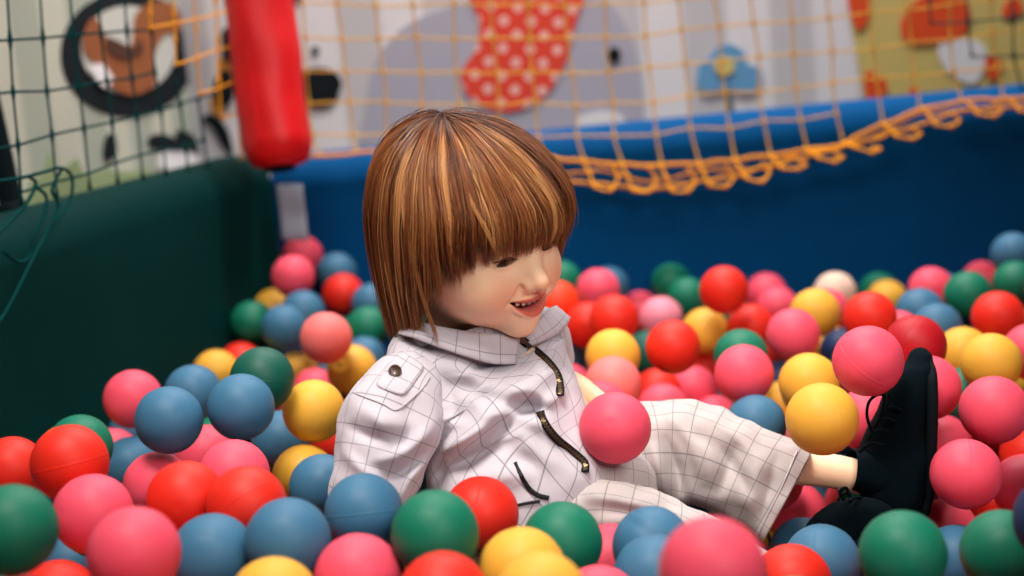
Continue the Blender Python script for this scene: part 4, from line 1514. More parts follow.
# ================================================================== the boy
def cloth_mat(name, base, line, sp=0.0190, lw=0.00065, rough=0.85):
    m = bpy.data.materials.new(name); m.use_nodes = True
    N = m.node_tree.nodes; L = m.node_tree.links; b = N['Principled BSDF']; b.inputs['Roughness'].default_value = rough
    b.inputs['Specular IOR Level'].default_value = 0.2; b.inputs['Sheen Weight'].default_value = 0.15
    uv = N.new('ShaderNodeUVMap'); uv.uv_map = 'uv'; sx = N.new('ShaderNodeSeparateXYZ'); L.new(uv.outputs[0], sx.inputs[0])
    outs = []
    for k in (0, 1):
        a = N.new('ShaderNodeMath'); a.operation = 'PINGPONG'; a.inputs[1].default_value = sp / 2; L.new(sx.outputs[k], a.inputs[0])
        q = N.new('ShaderNodeMapRange'); q.inputs[1].default_value = lw * 0.45; q.inputs[2].default_value = lw * 0.8; q.inputs[3].default_value = 1; q.inputs[4].default_value = 0
        L.new(a.outputs[0], q.inputs[0]); outs.append(q.outputs[0])
    mx = N.new('ShaderNodeMath'); mx.operation = 'MAXIMUM'; L.new(outs[0], mx.inputs[0]); L.new(outs[1], mx.inputs[1])
    ml = N.new('ShaderNodeMath'); ml.operation = 'MULTIPLY'; ml.inputs[1].default_value = 0.6; L.new(mx.outputs[0], ml.inputs[0])
    mix = N.new('ShaderNodeMix'); mix.data_type = 'RGBA'; mix.inputs[6].default_value = lin(*base); mix.inputs[7].default_value = lin(*line)
    L.new(ml.outputs[0], mix.inputs[0]); L.new(mix.outputs[2], b.inputs['Base Color'])
    tc = N.new('ShaderNodeTexCoord'); nb = N.new('ShaderNodeTexNoise'); nb.inputs['Scale'].default_value = 45; nb.inputs['Detail'].default_value = 6
    L.new(tc.outputs['Object'], nb.inputs['Vector'])
    bp = N.new('ShaderNodeBump'); bp.inputs['Strength'].default_value = 0.25; bp.inputs['Distance'].default_value = 0.004
    L.new(nb.outputs[0], bp.inputs['Height']); L.new(bp.outputs[0], b.inputs['Normal'])
    return m
M_cloth = cloth_mat('white_checked_cotton', (192, 184, 191), (62, 60, 68))
M_cloth2 = cloth_mat('cream_checked_cotton', (182, 172, 170), (78, 76, 78), sp=0.0190, lw=0.0007)
M_plain = mat('white_cotton', (192, 184, 191), 0.85, 0.2, bump=0.2, bscale=60)
M_black = mat('black_suede', (2, 15, 21), 0.9, 0.08, bump=0.4, bscale=200)
M_sole = mat('black_rubber', (2, 13, 18), 0.8, 0.15, bump=0.2, bscale=80)
M_pipe = mat('black_piping', (14, 16, 22), 0.6, 0.3)
M_bronze = mat('bronze_zip_teeth', (120, 100, 74), 0.35, 0.5, metal=0.9)
M_tape = mat('black_zip_tape', (20, 20, 26), 0.8, 0.2)
M_button = mat('brown_button', (70, 44, 34), 0.3, 0.5)
M_rim = mat('dark_button_rim', (30, 20, 20), 0.4, 0.5)
M_teeth = mat('milk_teeth', (236, 226, 210), 0.25, 0.5)

def skin_mat():
    m = bpy.data.materials.new('child_skin'); m.use_nodes = True
    N = m.node_tree.nodes; L = m.node_tree.links; b = N['Principled BSDF']
    b.inputs['Roughness'].default_value = 0.5; b.inputs['Specular IOR Level'].default_value = 0.35
    b.inputs['Subsurface Weight'].default_value = 0.25; b.inputs['Subsurface Radius'].default_value = (1.0, 0.35, 0.2); b.inputs['Subsurface Scale'].default_value = 0.004
    col = None; prev = lin(255, 214, 176)
    for nm, c in (('blush', lin(232, 146, 108)), ('lip', lin(214, 110, 94)), ('brow', lin(140, 90, 58)), ('inner', lin(88, 22, 24))):
        a = N.new('ShaderNodeAttribute'); a.attribute_name = nm
        mx = N.new('ShaderNodeMix'); mx.data_type = 'RGBA'; L.new(a.outputs['Fac'], mx.inputs[0])
        if col is None: mx.inputs[6].default_value = prev
        else: L.new(col, mx.inputs[6])
        mx.inputs[7].default_value = c; col = mx.outputs[2]
    L.new(col, b.inputs['Base Color'])
    tc = N.new('ShaderNodeTexCoord'); nb = N.new('ShaderNodeTexNoise'); nb.inputs['Scale'].default_value = 400
    L.new(tc.outputs['Object'], nb.inputs['Vector']); bp = N.new('ShaderNodeBump'); bp.inputs['Strength'].default_value = 0.08; bp.inputs['Distance'].default_value = 0.001
    L.new(nb.outputs[0], bp.inputs['Height']); L.new(bp.outputs[0], b.inputs['Normal'])
    return m
M_skin = skin_mat()

boy = tag(empty('person', at(560, 540, 1.48)), 'laughing toddler with ginger bowl-cut hair in white checked jacket sitting among the balls', 'person')

# ---- head frame: x towards the right ear (near side), y out of the face, z to the crown
YAW, PIT, ROL = R(47), R(15), R(18)
HC = at(477, 235, 1.47); HS = 1.01
def _w(c): return AX_R * c[0] - AX_U * c[1] + AX_F * c[2]          # picture right / down / away -> world
_f = np.array([math.sin(YAW) * math.cos(PIT), math.sin(PIT), -math.cos(YAW) * math.cos(PIT)])
_u = np.array([0, -1.0, 0]); _u = _u - _f * _u.dot(_f); _u /= np.linalg.norm(_u); _s = np.cross(_f, _u)
_s, _u = math.cos(ROL) * _s - math.sin(ROL) * _u, math.cos(ROL) * _u + math.sin(ROL) * _s
HX, HY, HZ = _w(_s), _w(_f), _w(_u)
def hw(p):
    p = np.asarray(p, float)
    return HC + HS * (p[..., 0:1] * HX + p[..., 1:2] * HY + p[..., 2:3] * HZ)

# ---- head surface: smooth union of simple volumes, sampled by rays from inside
def smin(a, b, k):
    h = np.clip(0.5 + 0.5 * (b - a) / k, 0, 1); return b * (1 - h) + a * h - k * h * (1 - h)
def smax(a, b, k): return -smin(-a, -b, k)
def ellip(p, c, r):
    q = (p - c) / r; k0 = np.linalg.norm(q, axis=1); k1 = np.linalg.norm(q / r, axis=1); return k0 * (k0 - 1) / (k1 + 1e-9)
def sph(p, c, r): return np.linalg.norm(p - c, axis=1) - r
def caps(p, a, b, ra, rb):
    a = np.asarray(a, float); b = np.asarray(b, float); ab = b - a; t = np.clip((p - a) @ ab / (ab @ ab), 0, 1)
    return np.linalg.norm(p - (a + t[:, None] * ab), axis=1) - (ra + (rb - ra) * t)
EYE_X, EYE_Y, EYE_Z, EYE_R = 0.0280, 0.0570, 0.000, 0.0118
def mouth_mid(x):      # smile line: corners up
    return -0.0495 + 8.5 * x * x
def mouth_y(x): return 0.0765 - 13.0 * x * x
MW = 0.0235
def lipline(x, up):    # edge of the mouth opening
    t = np.clip(1 - (x / MW) ** 2, 0, 1)
    return mouth_mid(x) + (0.0030 * np.sqrt(t) if up else -0.0080 * t ** 0.7)
O = np.array([0, 0.012, -0.051])           # the rays start here
def head_sdf(p):
    d = ellip(p, np.array([0, -0.010, 0.022]), np.array([0.070, 0.084, 0.076]))
    d = smin(d, ellip(p, np.array([0, 0.018, -0.030]), np.array([0.0620, 0.0570, 0.0570])), 0.028)
    q = p.copy(); q[:, 0] = np.abs(q[:, 0])
    d = smin(d, sph(q, np.array([0.0330, 0.0420, -0.0330]), 0.0265), 0.018)      # cheeks
    d = smin(d, sph(p, np.array([0, 0.0560, -0.0740]), 0.0165), 0.020)           # chin
    d = smin(d, caps(p, (0, 0.056, -0.044), (0, 0.060, -0.056), 0.019, 0.016), 0.012)  # muzzle
    d = smin(d, caps(p, (0, 0.066, 0.002), (0, 0.0795, -0.0235), 0.0060, 0.0075), 0.012)  # nose bridge
    d = smin(d, sph(p, np.array([0, 0.0840, -0.0268]), 0.0088), 0.007)           # nose tip
    d = smin(d, sph(q, np.array([0.0098, 0.0765, -0.0292]), 0.0066), 0.005)      # wings
    d = smax(d, -sph(q, np.array([0.0048, 0.0835, -0.0352]), 0.0026), 0.003)     # nostrils
    d = smin(d, caps(q, (0.010, 0.066, 0.0165), (0.036, 0.055, 0.0155), 0.006, 0.004), 0.014)  # brow
    d = smax(d, -sph(q, np.array([EYE_X, 0.0815, EYE_Z - 0.001]), 0.0120), 0.010)   # socket
    # lids around the eyeball with an almond slit
    lid = sph(q, np.array([EYE_X, EYE_Y, EYE_Z]), EYE_R + 0.0016)
    ex = (q[:, 0] - EYE_X) / 0.0118; t = np.clip(1 - ex ** 2, 0, 1)
    topl = EYE_Z - 0.0010 + 0.0030 * t + 0.0012 * ex; botl = EYE_Z - 0.0028 - 0.0028 * t + 0.0012 * ex
    s_ = (EYE_Y + 0.0115 - O[1]) / np.maximum(q[:, 1] - O[1], 0.01); exx = q[:, 0] * s_; ezz = O[2] + (q[:, 2] - O[2]) * s_
    ex = (exx - EYE_X) / 0.0118; t = np.clip(1 - ex ** 2, 0, 1)
    topl = EYE_Z - 0.0012 + 0.0040 * t + 0.0012 * ex; botl = EYE_Z - 0.0028 - 0.0028 * t + 0.0012 * ex
    slit = np.maximum(np.maximum(ezz - topl, botl - ezz), np.abs(ex) * 0.0118 - 0.0118)
    slit = np.maximum(slit, EYE_Y + 0.003 - q[:, 1])
    d = smin(d, lid, 0.004)
    d = smax(d, -np.maximum(slit, -0.02), 0.0012)
    # lips and open mouth
    for i in range(8):
        x0, x1 = -MW + 2 * MW * i / 8, -MW + 2 * MW * (i + 1) / 8
        fu = lambda x: (x, mouth_y(x) - 0.0010, float(lipline(np.array(x), True)) + 0.0020)
        fl = lambda x: (x, mouth_y(x) - 0.0020, float(lipline(np.array(x), False)) - 0.0026)
        ru = lambda x: 0.0010 + 0.0016 * (1 - (x / MW) ** 2); rl = lambda x: 0.0012 + 0.0021 * (1 - (x / MW) ** 2)
        d = smin(d, caps(p, fu(x0), fu(x1), ru(x0), ru(x1)), 0.004); d = smin(d, caps(p, fl(x0), fl(x1), rl(x0), rl(x1)), 0.004)
    s_ = (mouth_y(0.0) - O[1]) / np.maximum(p[:, 1] - O[1], 0.01); X_ = np.clip(p[:, 0] * s_, -0.04, 0.04)
    s_ = (mouth_y(X_) - O[1]) / np.maximum(p[:, 1] - O[1], 0.01); X_ = p[:, 0] * s_; Z_ = O[2] + (p[:, 2] - O[2]) * s_
    hole = np.maximum(np.maximum(Z_ - lipline(X_, True), lipline(X_, False) - Z_), np.abs(X_) - MW)
    hole = np.maximum(hole, 0.054 - p[:, 1])
    d = smax(d, -hole, 0.0016)
    # smile folds
    d = smax(d, -caps(q, (0.0170, 0.0755, -0.0300), (0.0290, 0.0715, -0.0450), 0.0012, 0.0008), 0.007)
    # neck
    d = smin(d, caps(p, (0, -0.018, -0.05), (0.004, -0.030, -0.125), 0.036, 0.036), 0.022)
    # ears
    d = smin(d, ellip(q, np.array([0.0680, -0.012, -0.010]), np.array([0.008, 0.016, 0.026])), 0.006)
    return d
bm = bmesh.new(); bmesh.ops.create_icosphere(bm, subdivisions=8, radius=1.0)
bm.verts.ensure_lookup_table(); D = np.array([v.co[:] for v in bm.verts]); HF = [tuple(v.index for v in f.verts) for f in bm.faces]; bm.free()
# crowd the rays towards the face
D = D + np.array([0, 0.55, -0.12]) * (D[:, 1:2] > -2); D = D - np.array([0, 0.55, -0.12]) * 0.25; D /= np.linalg.norm(D, axis=1)[:, None]
lo = np.full(len(D), 0.005); hi = np.full(len(D), 0.16)
# march outwards to the first exit, then bisect
tcur = np.full(len(D), 0.006); live = np.arange(len(D))
for _ in range(220):
    dd = head_sdf(O + D[live] * tcur[live][:, None]); go = dd < -0.00003; live = live[go]
    if not len(live): break
    tcur[live] = np.minimum(tcur[live] + np.clip(-dd[go] * 0.8, 0.00006, 0.02), 0.17)
for _ in range(3): tcur = tcur - np.clip(head_sdf(O + D * tcur[:, None]), -0.0003, 0.0003)
HV = O + D * tcur[:, None]
lipd = np.zeros(len(HV)); inner = np.zeros(len(HV)); x = HV[:, 0]; z = HV[:, 2]
lu = lipline(x, True); ll = lipline(x, False); inx = np.clip((MW * 1.03 - np.abs(x)) / 0.003, 0, 1) * (HV[:, 1] > 0.045)
tt = np.clip(1 - (x / MW) ** 2, 0, 1)
lipd = inx * np.clip(1 - np.maximum(z - (lu + 0.0010 + 0.0024 * tt), (ll - 0.0010 - 0.0036 * tt) - z) / 0.0016, 0, 1)
inner = (np.abs(x) < MW) * (z < lu + 0.002) * (z > ll - 0.002) * (HV[:, 1] > 0.04) * np.clip((mouth_y(x) - 0.0030 - HV[:, 1]) / 0.003, 0, 1)
cx = np.abs(HV[:, 0])
blush = 0.5 * np.exp(-(((cx - 0.036) / 0.020) ** 2 + ((z + 0.034) / 0.018) ** 2)) * (HV[:, 1] > 0) + 0.35 * np.exp(-((x / 0.012) ** 2 + ((z + 0.027) / 0.010) ** 2)) * (HV[:, 1] > 0.06)
by = 0.0185 - 6.0 * (cx - 0.024) ** 2
brow = 0.8 * np.exp(-((z - by) / 0.0028) ** 2) * np.clip((0.016 - np.abs(cx - 0.025)) / 0.005, 0, 1) * (HV[:, 1] > 0.03)
lash = np.zeros(len(HV))

# ---- limbs of the same body: a skinned skeleton (arms with hands, trunk, legs)
SK_V, SK_E, SK_R = [], [], []
def joint(p, r, parent=None):
    SK_V.append(np.asarray(p, float)); SK_R.append(r)
    if parent is not None: SK_E.append((parent, len(SK_V) - 1))
    return len(SK_V) - 1
pelvis = joint(at(590, 490, 1.525), 0.066)
belly = joint(at(548, 448, 1.51), 0.066, pelvis); chest = joint(at(502, 385, 1.52), 0.062, belly); neckb = joint(at(474, 340, 1.50), 0.034, chest)
def arm(sh, el, wr, side, palm_dir, spread, curl, thumb):
    k_ = 1.0 if side > 0 else 0.8
    s = joint(sh, 0.032 * k_, chest); e = joint(el, 0.0235 * k_, s); m = joint((np.asarray(el) * .5 + np.asarray(wr) * .5), 0.022 * k_, e); w_ = joint(wr, 0.0155 * k_, m)
    pd = np.asarray(palm_dir, float); pd /= np.linalg.norm(pd); sp = np.asarray(spread, float); sp = sp - pd * sp.dot(pd); sp /= np.linalg.norm(sp); nn = np.cross(pd, sp)
    pm = joint(np.asarray(wr) + pd * 0.020, 0.017, w_)
    for k, (ln, off) in enumerate(((0.029, -0.0145), (0.033, -0.005), (0.031, 0.005), (0.024, 0.014))):
        b = np.asarray(wr) + pd * 0.037 + sp * off
        k0 = joint(b, 0.0062, pm); k1 = joint(b + pd * ln * 0.5 + sp * off * .15 + nn * curl * 0.004, 0.0056, k0)
        joint(b + pd * ln * (1 - .12 * curl) + sp * off * .25 + nn * curl * 0.013, 0.0046, k1)
    tb = joint(np.asarray(wr) + pd * 0.014 - sp * 0.016 * thumb, 0.0075, pm)
    joint(np.asarray(wr) + pd * 0.032 - sp * 0.030 * thumb + nn * curl * .004, 0.0058, tb)
arm(at(405, 392, 1.465), at(370, 505, 1.425), at(458, 545, 1.40), 1, AX_R * .9 - AX_U * .25 - AX_F * .1, AX_F * -1 + AX_U * .3, 0.9, 1)
arm(at(540, 340, 1.565), at(556, 380, 1.585), at(594, 397, 1.535), -1, AX_R * .38 - AX_U * .85 - AX_F * .35, AX_U, 1.0, -1)
for hip, knee, ank, heel, toe in ((at(612, 485, 1.55), at(668, 452, 1.56), at(835, 471, 1.53), at(885, 484, 1.525), at(912, 392, 1.52)),
                                  (at(575, 515, 1.475), at(686, 540, 1.44), at(808, 590, 1.475), at(830, 558, 1.49), at(868, 522, 1.495))):
    th_ = 1.0 if hip[1] > 1.5 else 0.74
    h = joint(hip, 0.046 * th_, pelvis); kk = joint(knee, 0.032 * th_, h); cf = joint(np.asarray(knee) * .55 + np.asarray(ank) * .45, 0.030 * th_, kk); a_ = joint(ank, 0.0185, cf)
    hh = joint(heel, 0.020, a_); joint(toe, 0.016, hh)
me = bpy.data.meshes.new('skeleton'); me.from_pydata([tuple(p) for p in SK_V], SK_E, []); sk = bpy.data.objects.new('skeleton', me); COL.objects.link(sk)
mod = sk.modifiers.new('skin', 'SKIN'); mod.use_smooth_shade = True; mod.branch_smoothing = 0.5
sv = me.skin_vertices[0].data
for i, r in enumerate(SK_R): sv[i].radius = (r, r); sv[i].use_root = (i == 0)
sb = sk.modifiers.new('sub', 'SUBSURF'); sb.levels = 2; sb.render_levels = 2
dg = bpy.context.evaluated_depsgraph_get(); ev = sk.evaluated_get(dg); em = ev.to_mesh()
LV = [v.co[:] for v in em.vertices]; LF = [tuple(p.vertices) for p in em.polygons]; ev.to_mesh_clear(); bpy.data.objects.remove(sk)
mb = MB(); mb.add(hw(HV), HF); mb.add(LV, LF)
zer = np.zeros(len(LV)); mb.col = {'lip': np.concatenate([lipd, zer]), 'inner': np.concatenate([inner, zer]), 'blush': np.concatenate([blush, zer + 0.12]), 'brow': np.concatenate([brow, zer])}
body = mb.build('body', M_skin, boy, origin=boy.location)

# ---- eyes, lashes, teeth, tongue
def eye_mat():
    m = bpy.data.materials.new('eyeball'); m.use_nodes = True
    N = m.node_tree.nodes; L = m.node_tree.links; b = N['Principled BSDF']; b.inputs['Roughness'].default_value = 0.12
    uv = N.new('ShaderNodeUVMap'); uv.uv_map = 'uv'; sx = N.new('ShaderNodeSeparateXYZ'); L.new(uv.outputs[0], sx.inputs[0])
    cr = N.new('ShaderNodeValToRGB'); L.new(sx.outputs[0], cr.inputs[0]); e = cr.color_ramp.elements
    e[0].position = 0.0; e[0].color = lin(6, 5, 6); e[1].position = 1; e[1].color = lin(226, 214, 208)
    for ps, c in ((0.20, (6, 5, 6)), (0.24, (34, 22, 16)), (0.46, (24, 16, 13)), (0.52, (220, 208, 202))):
        q = e.new(ps); q.color = lin(*c)
    L.new(cr.outputs[0], b.inputs['Base Color']); return m
M_eye = eye_mat(); M_lash = mat('lashes', (34, 20, 16), 0.6, 0.2)
gaze = np.array([0.04, 0.96, -0.22]); gaze /= np.linalg.norm(gaze)
for sgn in (1, -1):
    c = np.array([sgn * EYE_X, EYE_Y, EYE_Z]); mb = MB(); V = []; UV = []
    g1 = np.cross(gaze, [0, 0, 1]); g1 /= np.linalg.norm(g1); g2 = np.cross(g1, gaze)
    G = []; U = []
    for i in range(25):
        th = math.pi * i / 24; row = []; ur = []
        for k in range(33):
            ph = 2 * math.pi * (k % 32) / 32; bulge = 1 + 0.05 * max(0, math.cos(th) - 0.85) / 0.15
            row.append(c + EYE_R * bulge * (math.cos(th) * gaze + math.sin(th) * (math.cos(ph) * g1 + math.sin(ph) * g2))); ur.append((th / (math.pi / 2), 0))
        G.append(hw(np.array(row))); U.append(ur)
    mb.grid(G, uv=U); mb.build('eye', M_eye, boy, origin=boy.location)
    mb = MB()
    lid_pts = []
    for ex in np.linspace(-1, 1, 15):
        t = 1 - ex * ex; X = EYE_X + ex * 0.0118; Zt = EYE_Z - 0.0012 + 0.0040 * t + 0.0012 * ex
        Y = EYE_Y + math.sqrt(max(0.0, (EYE_R + 0.0018) ** 2 - (ex * 0.0118) ** 2 - (Zt - EYE_Z) ** 2))
        lid_pts.append((sgn * X, Y + 0.0002, Zt + 0.0002))
    mb.tube(hw(np.array(lid_pts)), 0.00095, 6)
    for k in range(3, 30):
        j = k / 30 * 14; i = int(j); p = np.array(lid_pts[i]) * (1 - (j - i)) + np.array(lid_pts[min(i + 1, 14)]) * (j - i)
        o = (p[0] - sgn * EYE_X) / 0.0118
        mb.tube(hw(np.array([p, p + np.array([o * 0.0015, 0.0030, -0.0010]), p + np.array([o * 0.0036, 0.0058, -0.0008])])), [0.00030, 0.00024, 0.00008], 4)
    mb.build('eyelashes', M_lash, boy, origin=boy.location)
mb = MB()
for k in range(-3, 3):
    xx = (k + 0.5) * 0.0062; yy = float(mouth_y(xx)) - 0.0044; zt = float(lipline(np.array(xx), True)) - 0.0022
    h_ = 0.0032 if abs(k + 0.5) < 2 else 0.0027
    G = []
    for i in range(7):
        a = -1 + 2 * i / 6; row = []
        for j in range(9):
            ph = 2 * math.pi * (j % 8) / 8
            s = (1 - abs(a) ** 4) ** 0.5 if abs(a) < 1 else 0.05
            row.append((xx + 0.0029 * s * math.cos(ph), yy + 0.0017 * s * math.sin(ph), zt + a * h_))
        G.append(hw(np.array(row)))
    mb.grid(G)
mb.build('teeth', M_teeth, boy, origin=boy.location, recalc=True)
mb = MB(); G = []
for i in range(13):
    th = math.pi * i / 12
    G.append(hw(np.array([(0.0145 * math.sin(th) * math.cos(p_), 0.0595 - 0.0125 * math.cos(th), float(lipline(np.array(0.0), False)) + 0.0004 + 0.0030 * math.sin(th) * math.sin(p_)) for p_ in np.linspace(0, 2 * math.pi, 17)])))
mb.grid(G); mb.build('tongue', mat('tongue', (190, 84, 84), 0.35, 0.4), boy, origin=boy.location, recalc=True)

# ---- hair: a dark cap and several thousand tapered strands falling from the crown
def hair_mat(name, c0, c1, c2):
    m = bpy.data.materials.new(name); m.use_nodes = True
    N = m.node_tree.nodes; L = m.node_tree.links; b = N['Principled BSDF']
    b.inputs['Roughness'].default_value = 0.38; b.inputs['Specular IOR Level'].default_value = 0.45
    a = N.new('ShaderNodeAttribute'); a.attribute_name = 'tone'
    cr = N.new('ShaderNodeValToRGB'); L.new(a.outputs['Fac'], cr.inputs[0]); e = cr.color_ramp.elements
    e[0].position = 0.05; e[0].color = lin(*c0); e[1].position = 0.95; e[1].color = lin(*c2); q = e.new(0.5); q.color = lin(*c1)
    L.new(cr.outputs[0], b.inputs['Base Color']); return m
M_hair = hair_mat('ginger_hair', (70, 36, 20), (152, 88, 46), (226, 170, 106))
WH = np.array([0.004, -0.036, 0.0]) 
DC = np.array([0, -0.008, 0.020]); 
def dome_r(al, lay):     # half-axes of the hair dome by azimuth (0 = face front, 90 = near side)
    ca, sa = math.cos(al), math.sin(al)
    a = (0.090 if sa > 0 else 0.096) + lay; b = (0.097 if ca > 0 else 0.111) + lay
    return 1 / math.sqrt((sa / a) ** 2 + (ca / b) ** 2)
DZ = 0.091
def z_end(al):
    d = (math.degrees(al) + 180) % 360 - 180
    return float(np.interp(d, [-180, -120, -85, -65, -52, -40, -20, 0, 20, 36, 44, 52, 60, 70, 84, 110, 140, 180],
                              [-.112, -.100, -.075, -.052, -.024, -.006, .004, .008, .007, .002, -.001, -.004, -.014, -.044, -.074, -.092, -.106, -.108]))
def hair_path(al, lay, zend, n, t0=0.0, flick=0.0, wob=0.0, ph=0.0, conv=0.0, fly=0.0, bend=0.0):
    """from the crown over the dome, then hanging; al azimuth, lay radial layer offset"""
    rr = dome_r(al, lay); dz = DZ + lay
    arc = math.pi / 2; Ld = 0.135; Lh = max(0.0, DC[2] - zend) 
    front = max(0.0, math.cos(al)) ** 2
    out = []
    th_end = math.pi / 2 if zend < DC[2] else math.acos(min(1, (zend - DC[2]) / dz))
    total = Ld * th_end / arc + Lh
    for i in range(n):
        fl = i / (n - 1); s = (t0 + (1 - t0) * fl) * total; gf = s / total
        a2 = al + wob * math.sin(3.2 * s / 0.1 + ph) + 0.10 * nz((math.sin(al) * 1.6, math.cos(al) * 1.6, s * 9)) * min(1, s / 0.05) - conv * gf ** 1.5 + fly * fl ** 2 + bend * gf ** 2
        if s < Ld * th_end / arc:
            th = s / Ld * arc; r = rr * math.sin(th) ** 0.92; z = DC[2] + dz * math.cos(th)
        else:
            h = s - Ld * th_end / arc; r = rr * (1 - 0.9 * front * h / 0.30 - 0.10 * (h / 0.12) ** 1.6); z = DC[2] - h
        r *= 1 - flick * max(0, fl - 0.75) * 0.9 + abs(fly) * 0.5 * fl ** 2
        ss = min(1, s / 0.11); cen = np.array([WH[0], WH[1], 0]) * (1 - ss) ** 1.0 + np.array([DC[0], DC[1], 0]) * ss
        out.append(np.array([cen[0] + math.sin(a2) * r, cen[1] + math.cos(a2) * r, z]))
    return out
rh = random.Random(5); mb = MB(); tone = []
cap_rows = []
for i in range(22):
    row = []
    for k in range(73):
        al = 2 * math.pi * (k % 72) / 72; ze = max(z_end(al) + 0.012, z_end(al) * 0.9)
        row.append(hair_path(al, -0.0085, ze, 22)[i])
    cap_rows.append(hw(np.array(row)))
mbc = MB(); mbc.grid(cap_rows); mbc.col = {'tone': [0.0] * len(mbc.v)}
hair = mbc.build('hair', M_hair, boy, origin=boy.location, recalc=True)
hm = hair.modifiers.new('thick', 'SOLIDIFY'); hm.thickness = 0.003
tag(hair, 'ginger brown bowl-cut hair')
NS = 15; 
clumps = [(rh.uniform(-math.pi, math.pi), rh.gauss(0, 1), rh.uniform(-1, 1), rh.random()) for _ in range(330)]
for i in range(15000):
    cal, cg, cw, ct = clumps[rh.randrange(len(clumps))]
    dal = rh.gauss(0, 0.040); al = cal + dal
    lay = rh.uniform(-0.0075, 0.0) + 0.0024 * cg + (0.004 if rh.random() < 0.06 else 0)
    ze = z_end(al) + 0.0035 * cg + rh.gauss(0, 0.003) + (0.012 * rh.random() if rh.random() < 0.25 else 0)
    t0 = 0.0 if rh.random() < 0.35 else rh.random() ** 1.3 * 0.55
    pts = hair_path(al, lay, ze, NS, t0, flick=0.10 + 0.10 * cw, wob=0.020 * cw + rh.gauss(0, 0.012), ph=cg * 2, conv=dal * 0.75, fly=(rh.gauss(0, 0.05) if rh.random() < 0.10 else 0), bend=0.11 * cw)
    pts = hw(np.array(pts) + np.array([rh.gauss(0, 0.0006) for _ in range(3)]))
    o = len(mb.v)
    r0_ = rh.uniform(0.00024, 0.00042)
    mb.tube(pts, [r0_ * (0.5 if j == 0 else 1.0) * (1 if j < NS - 4 else (NS - 1 - j) / 4 * 0.85 + 0.12) for j in range(NS)], 3, cap=False)
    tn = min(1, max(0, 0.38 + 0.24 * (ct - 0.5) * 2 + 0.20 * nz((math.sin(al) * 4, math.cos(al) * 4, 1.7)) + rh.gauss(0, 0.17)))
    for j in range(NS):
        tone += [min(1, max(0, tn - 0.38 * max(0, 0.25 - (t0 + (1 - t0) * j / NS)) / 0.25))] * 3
# looser outer locks, lighter and bending out of line
for i in range(44):
    cal = rh.uniform(-2.4, 3.0); bnd = rh.gauss(0, 0.22); ly = rh.uniform(0.0005, 0.0045); tn0 = rh.uniform(0.2, 0.85); ts = rh.uniform(0.05, 0.5); k_ = rh.uniform(0.55, 1.0)
    for _ in range(44):
        dal = rh.gauss(0, 0.030); ze = DC[2] - (DC[2] - z_end(cal)) * k_ + rh.gauss(0, 0.004)
        pts = hair_path(cal + dal, ly + rh.gauss(0, 0.001), ze, NS, min(0.8, max(0, ts + rh.gauss(0, 0.05))), flick=0.12, wob=0.03 * bnd, ph=bnd * 9, conv=dal * 0.9, bend=bnd)
        r0_ = rh.uniform(0.00024, 0.00040)
        mb.tube(hw(np.array(pts)), [r0_ * (0.3 if j == 0 else 1.0) * (1 if j < NS - 5 else (NS - 1 - j) / 5 * 0.85 + 0.12) for j in range(NS)], 3, cap=False)
        q_ = min(1, max(0, tn0 + rh.gauss(0, 0.10)))
        tone += [q_] * (3 * NS)
mb.col = {'tone': tone}
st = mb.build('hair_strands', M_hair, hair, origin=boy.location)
st.location = (0, 0, 0)

# ---- clothing: lofted sleeves, trunk and trouser legs with pressed-in folds
def view_px(P):
    V = P - CAM; Z = V @ AX_F
    return np.stack([512 + FPX * (V @ AX_R) / Z, 288 - FPX * (V @ AX_U) / Z], -1), Z

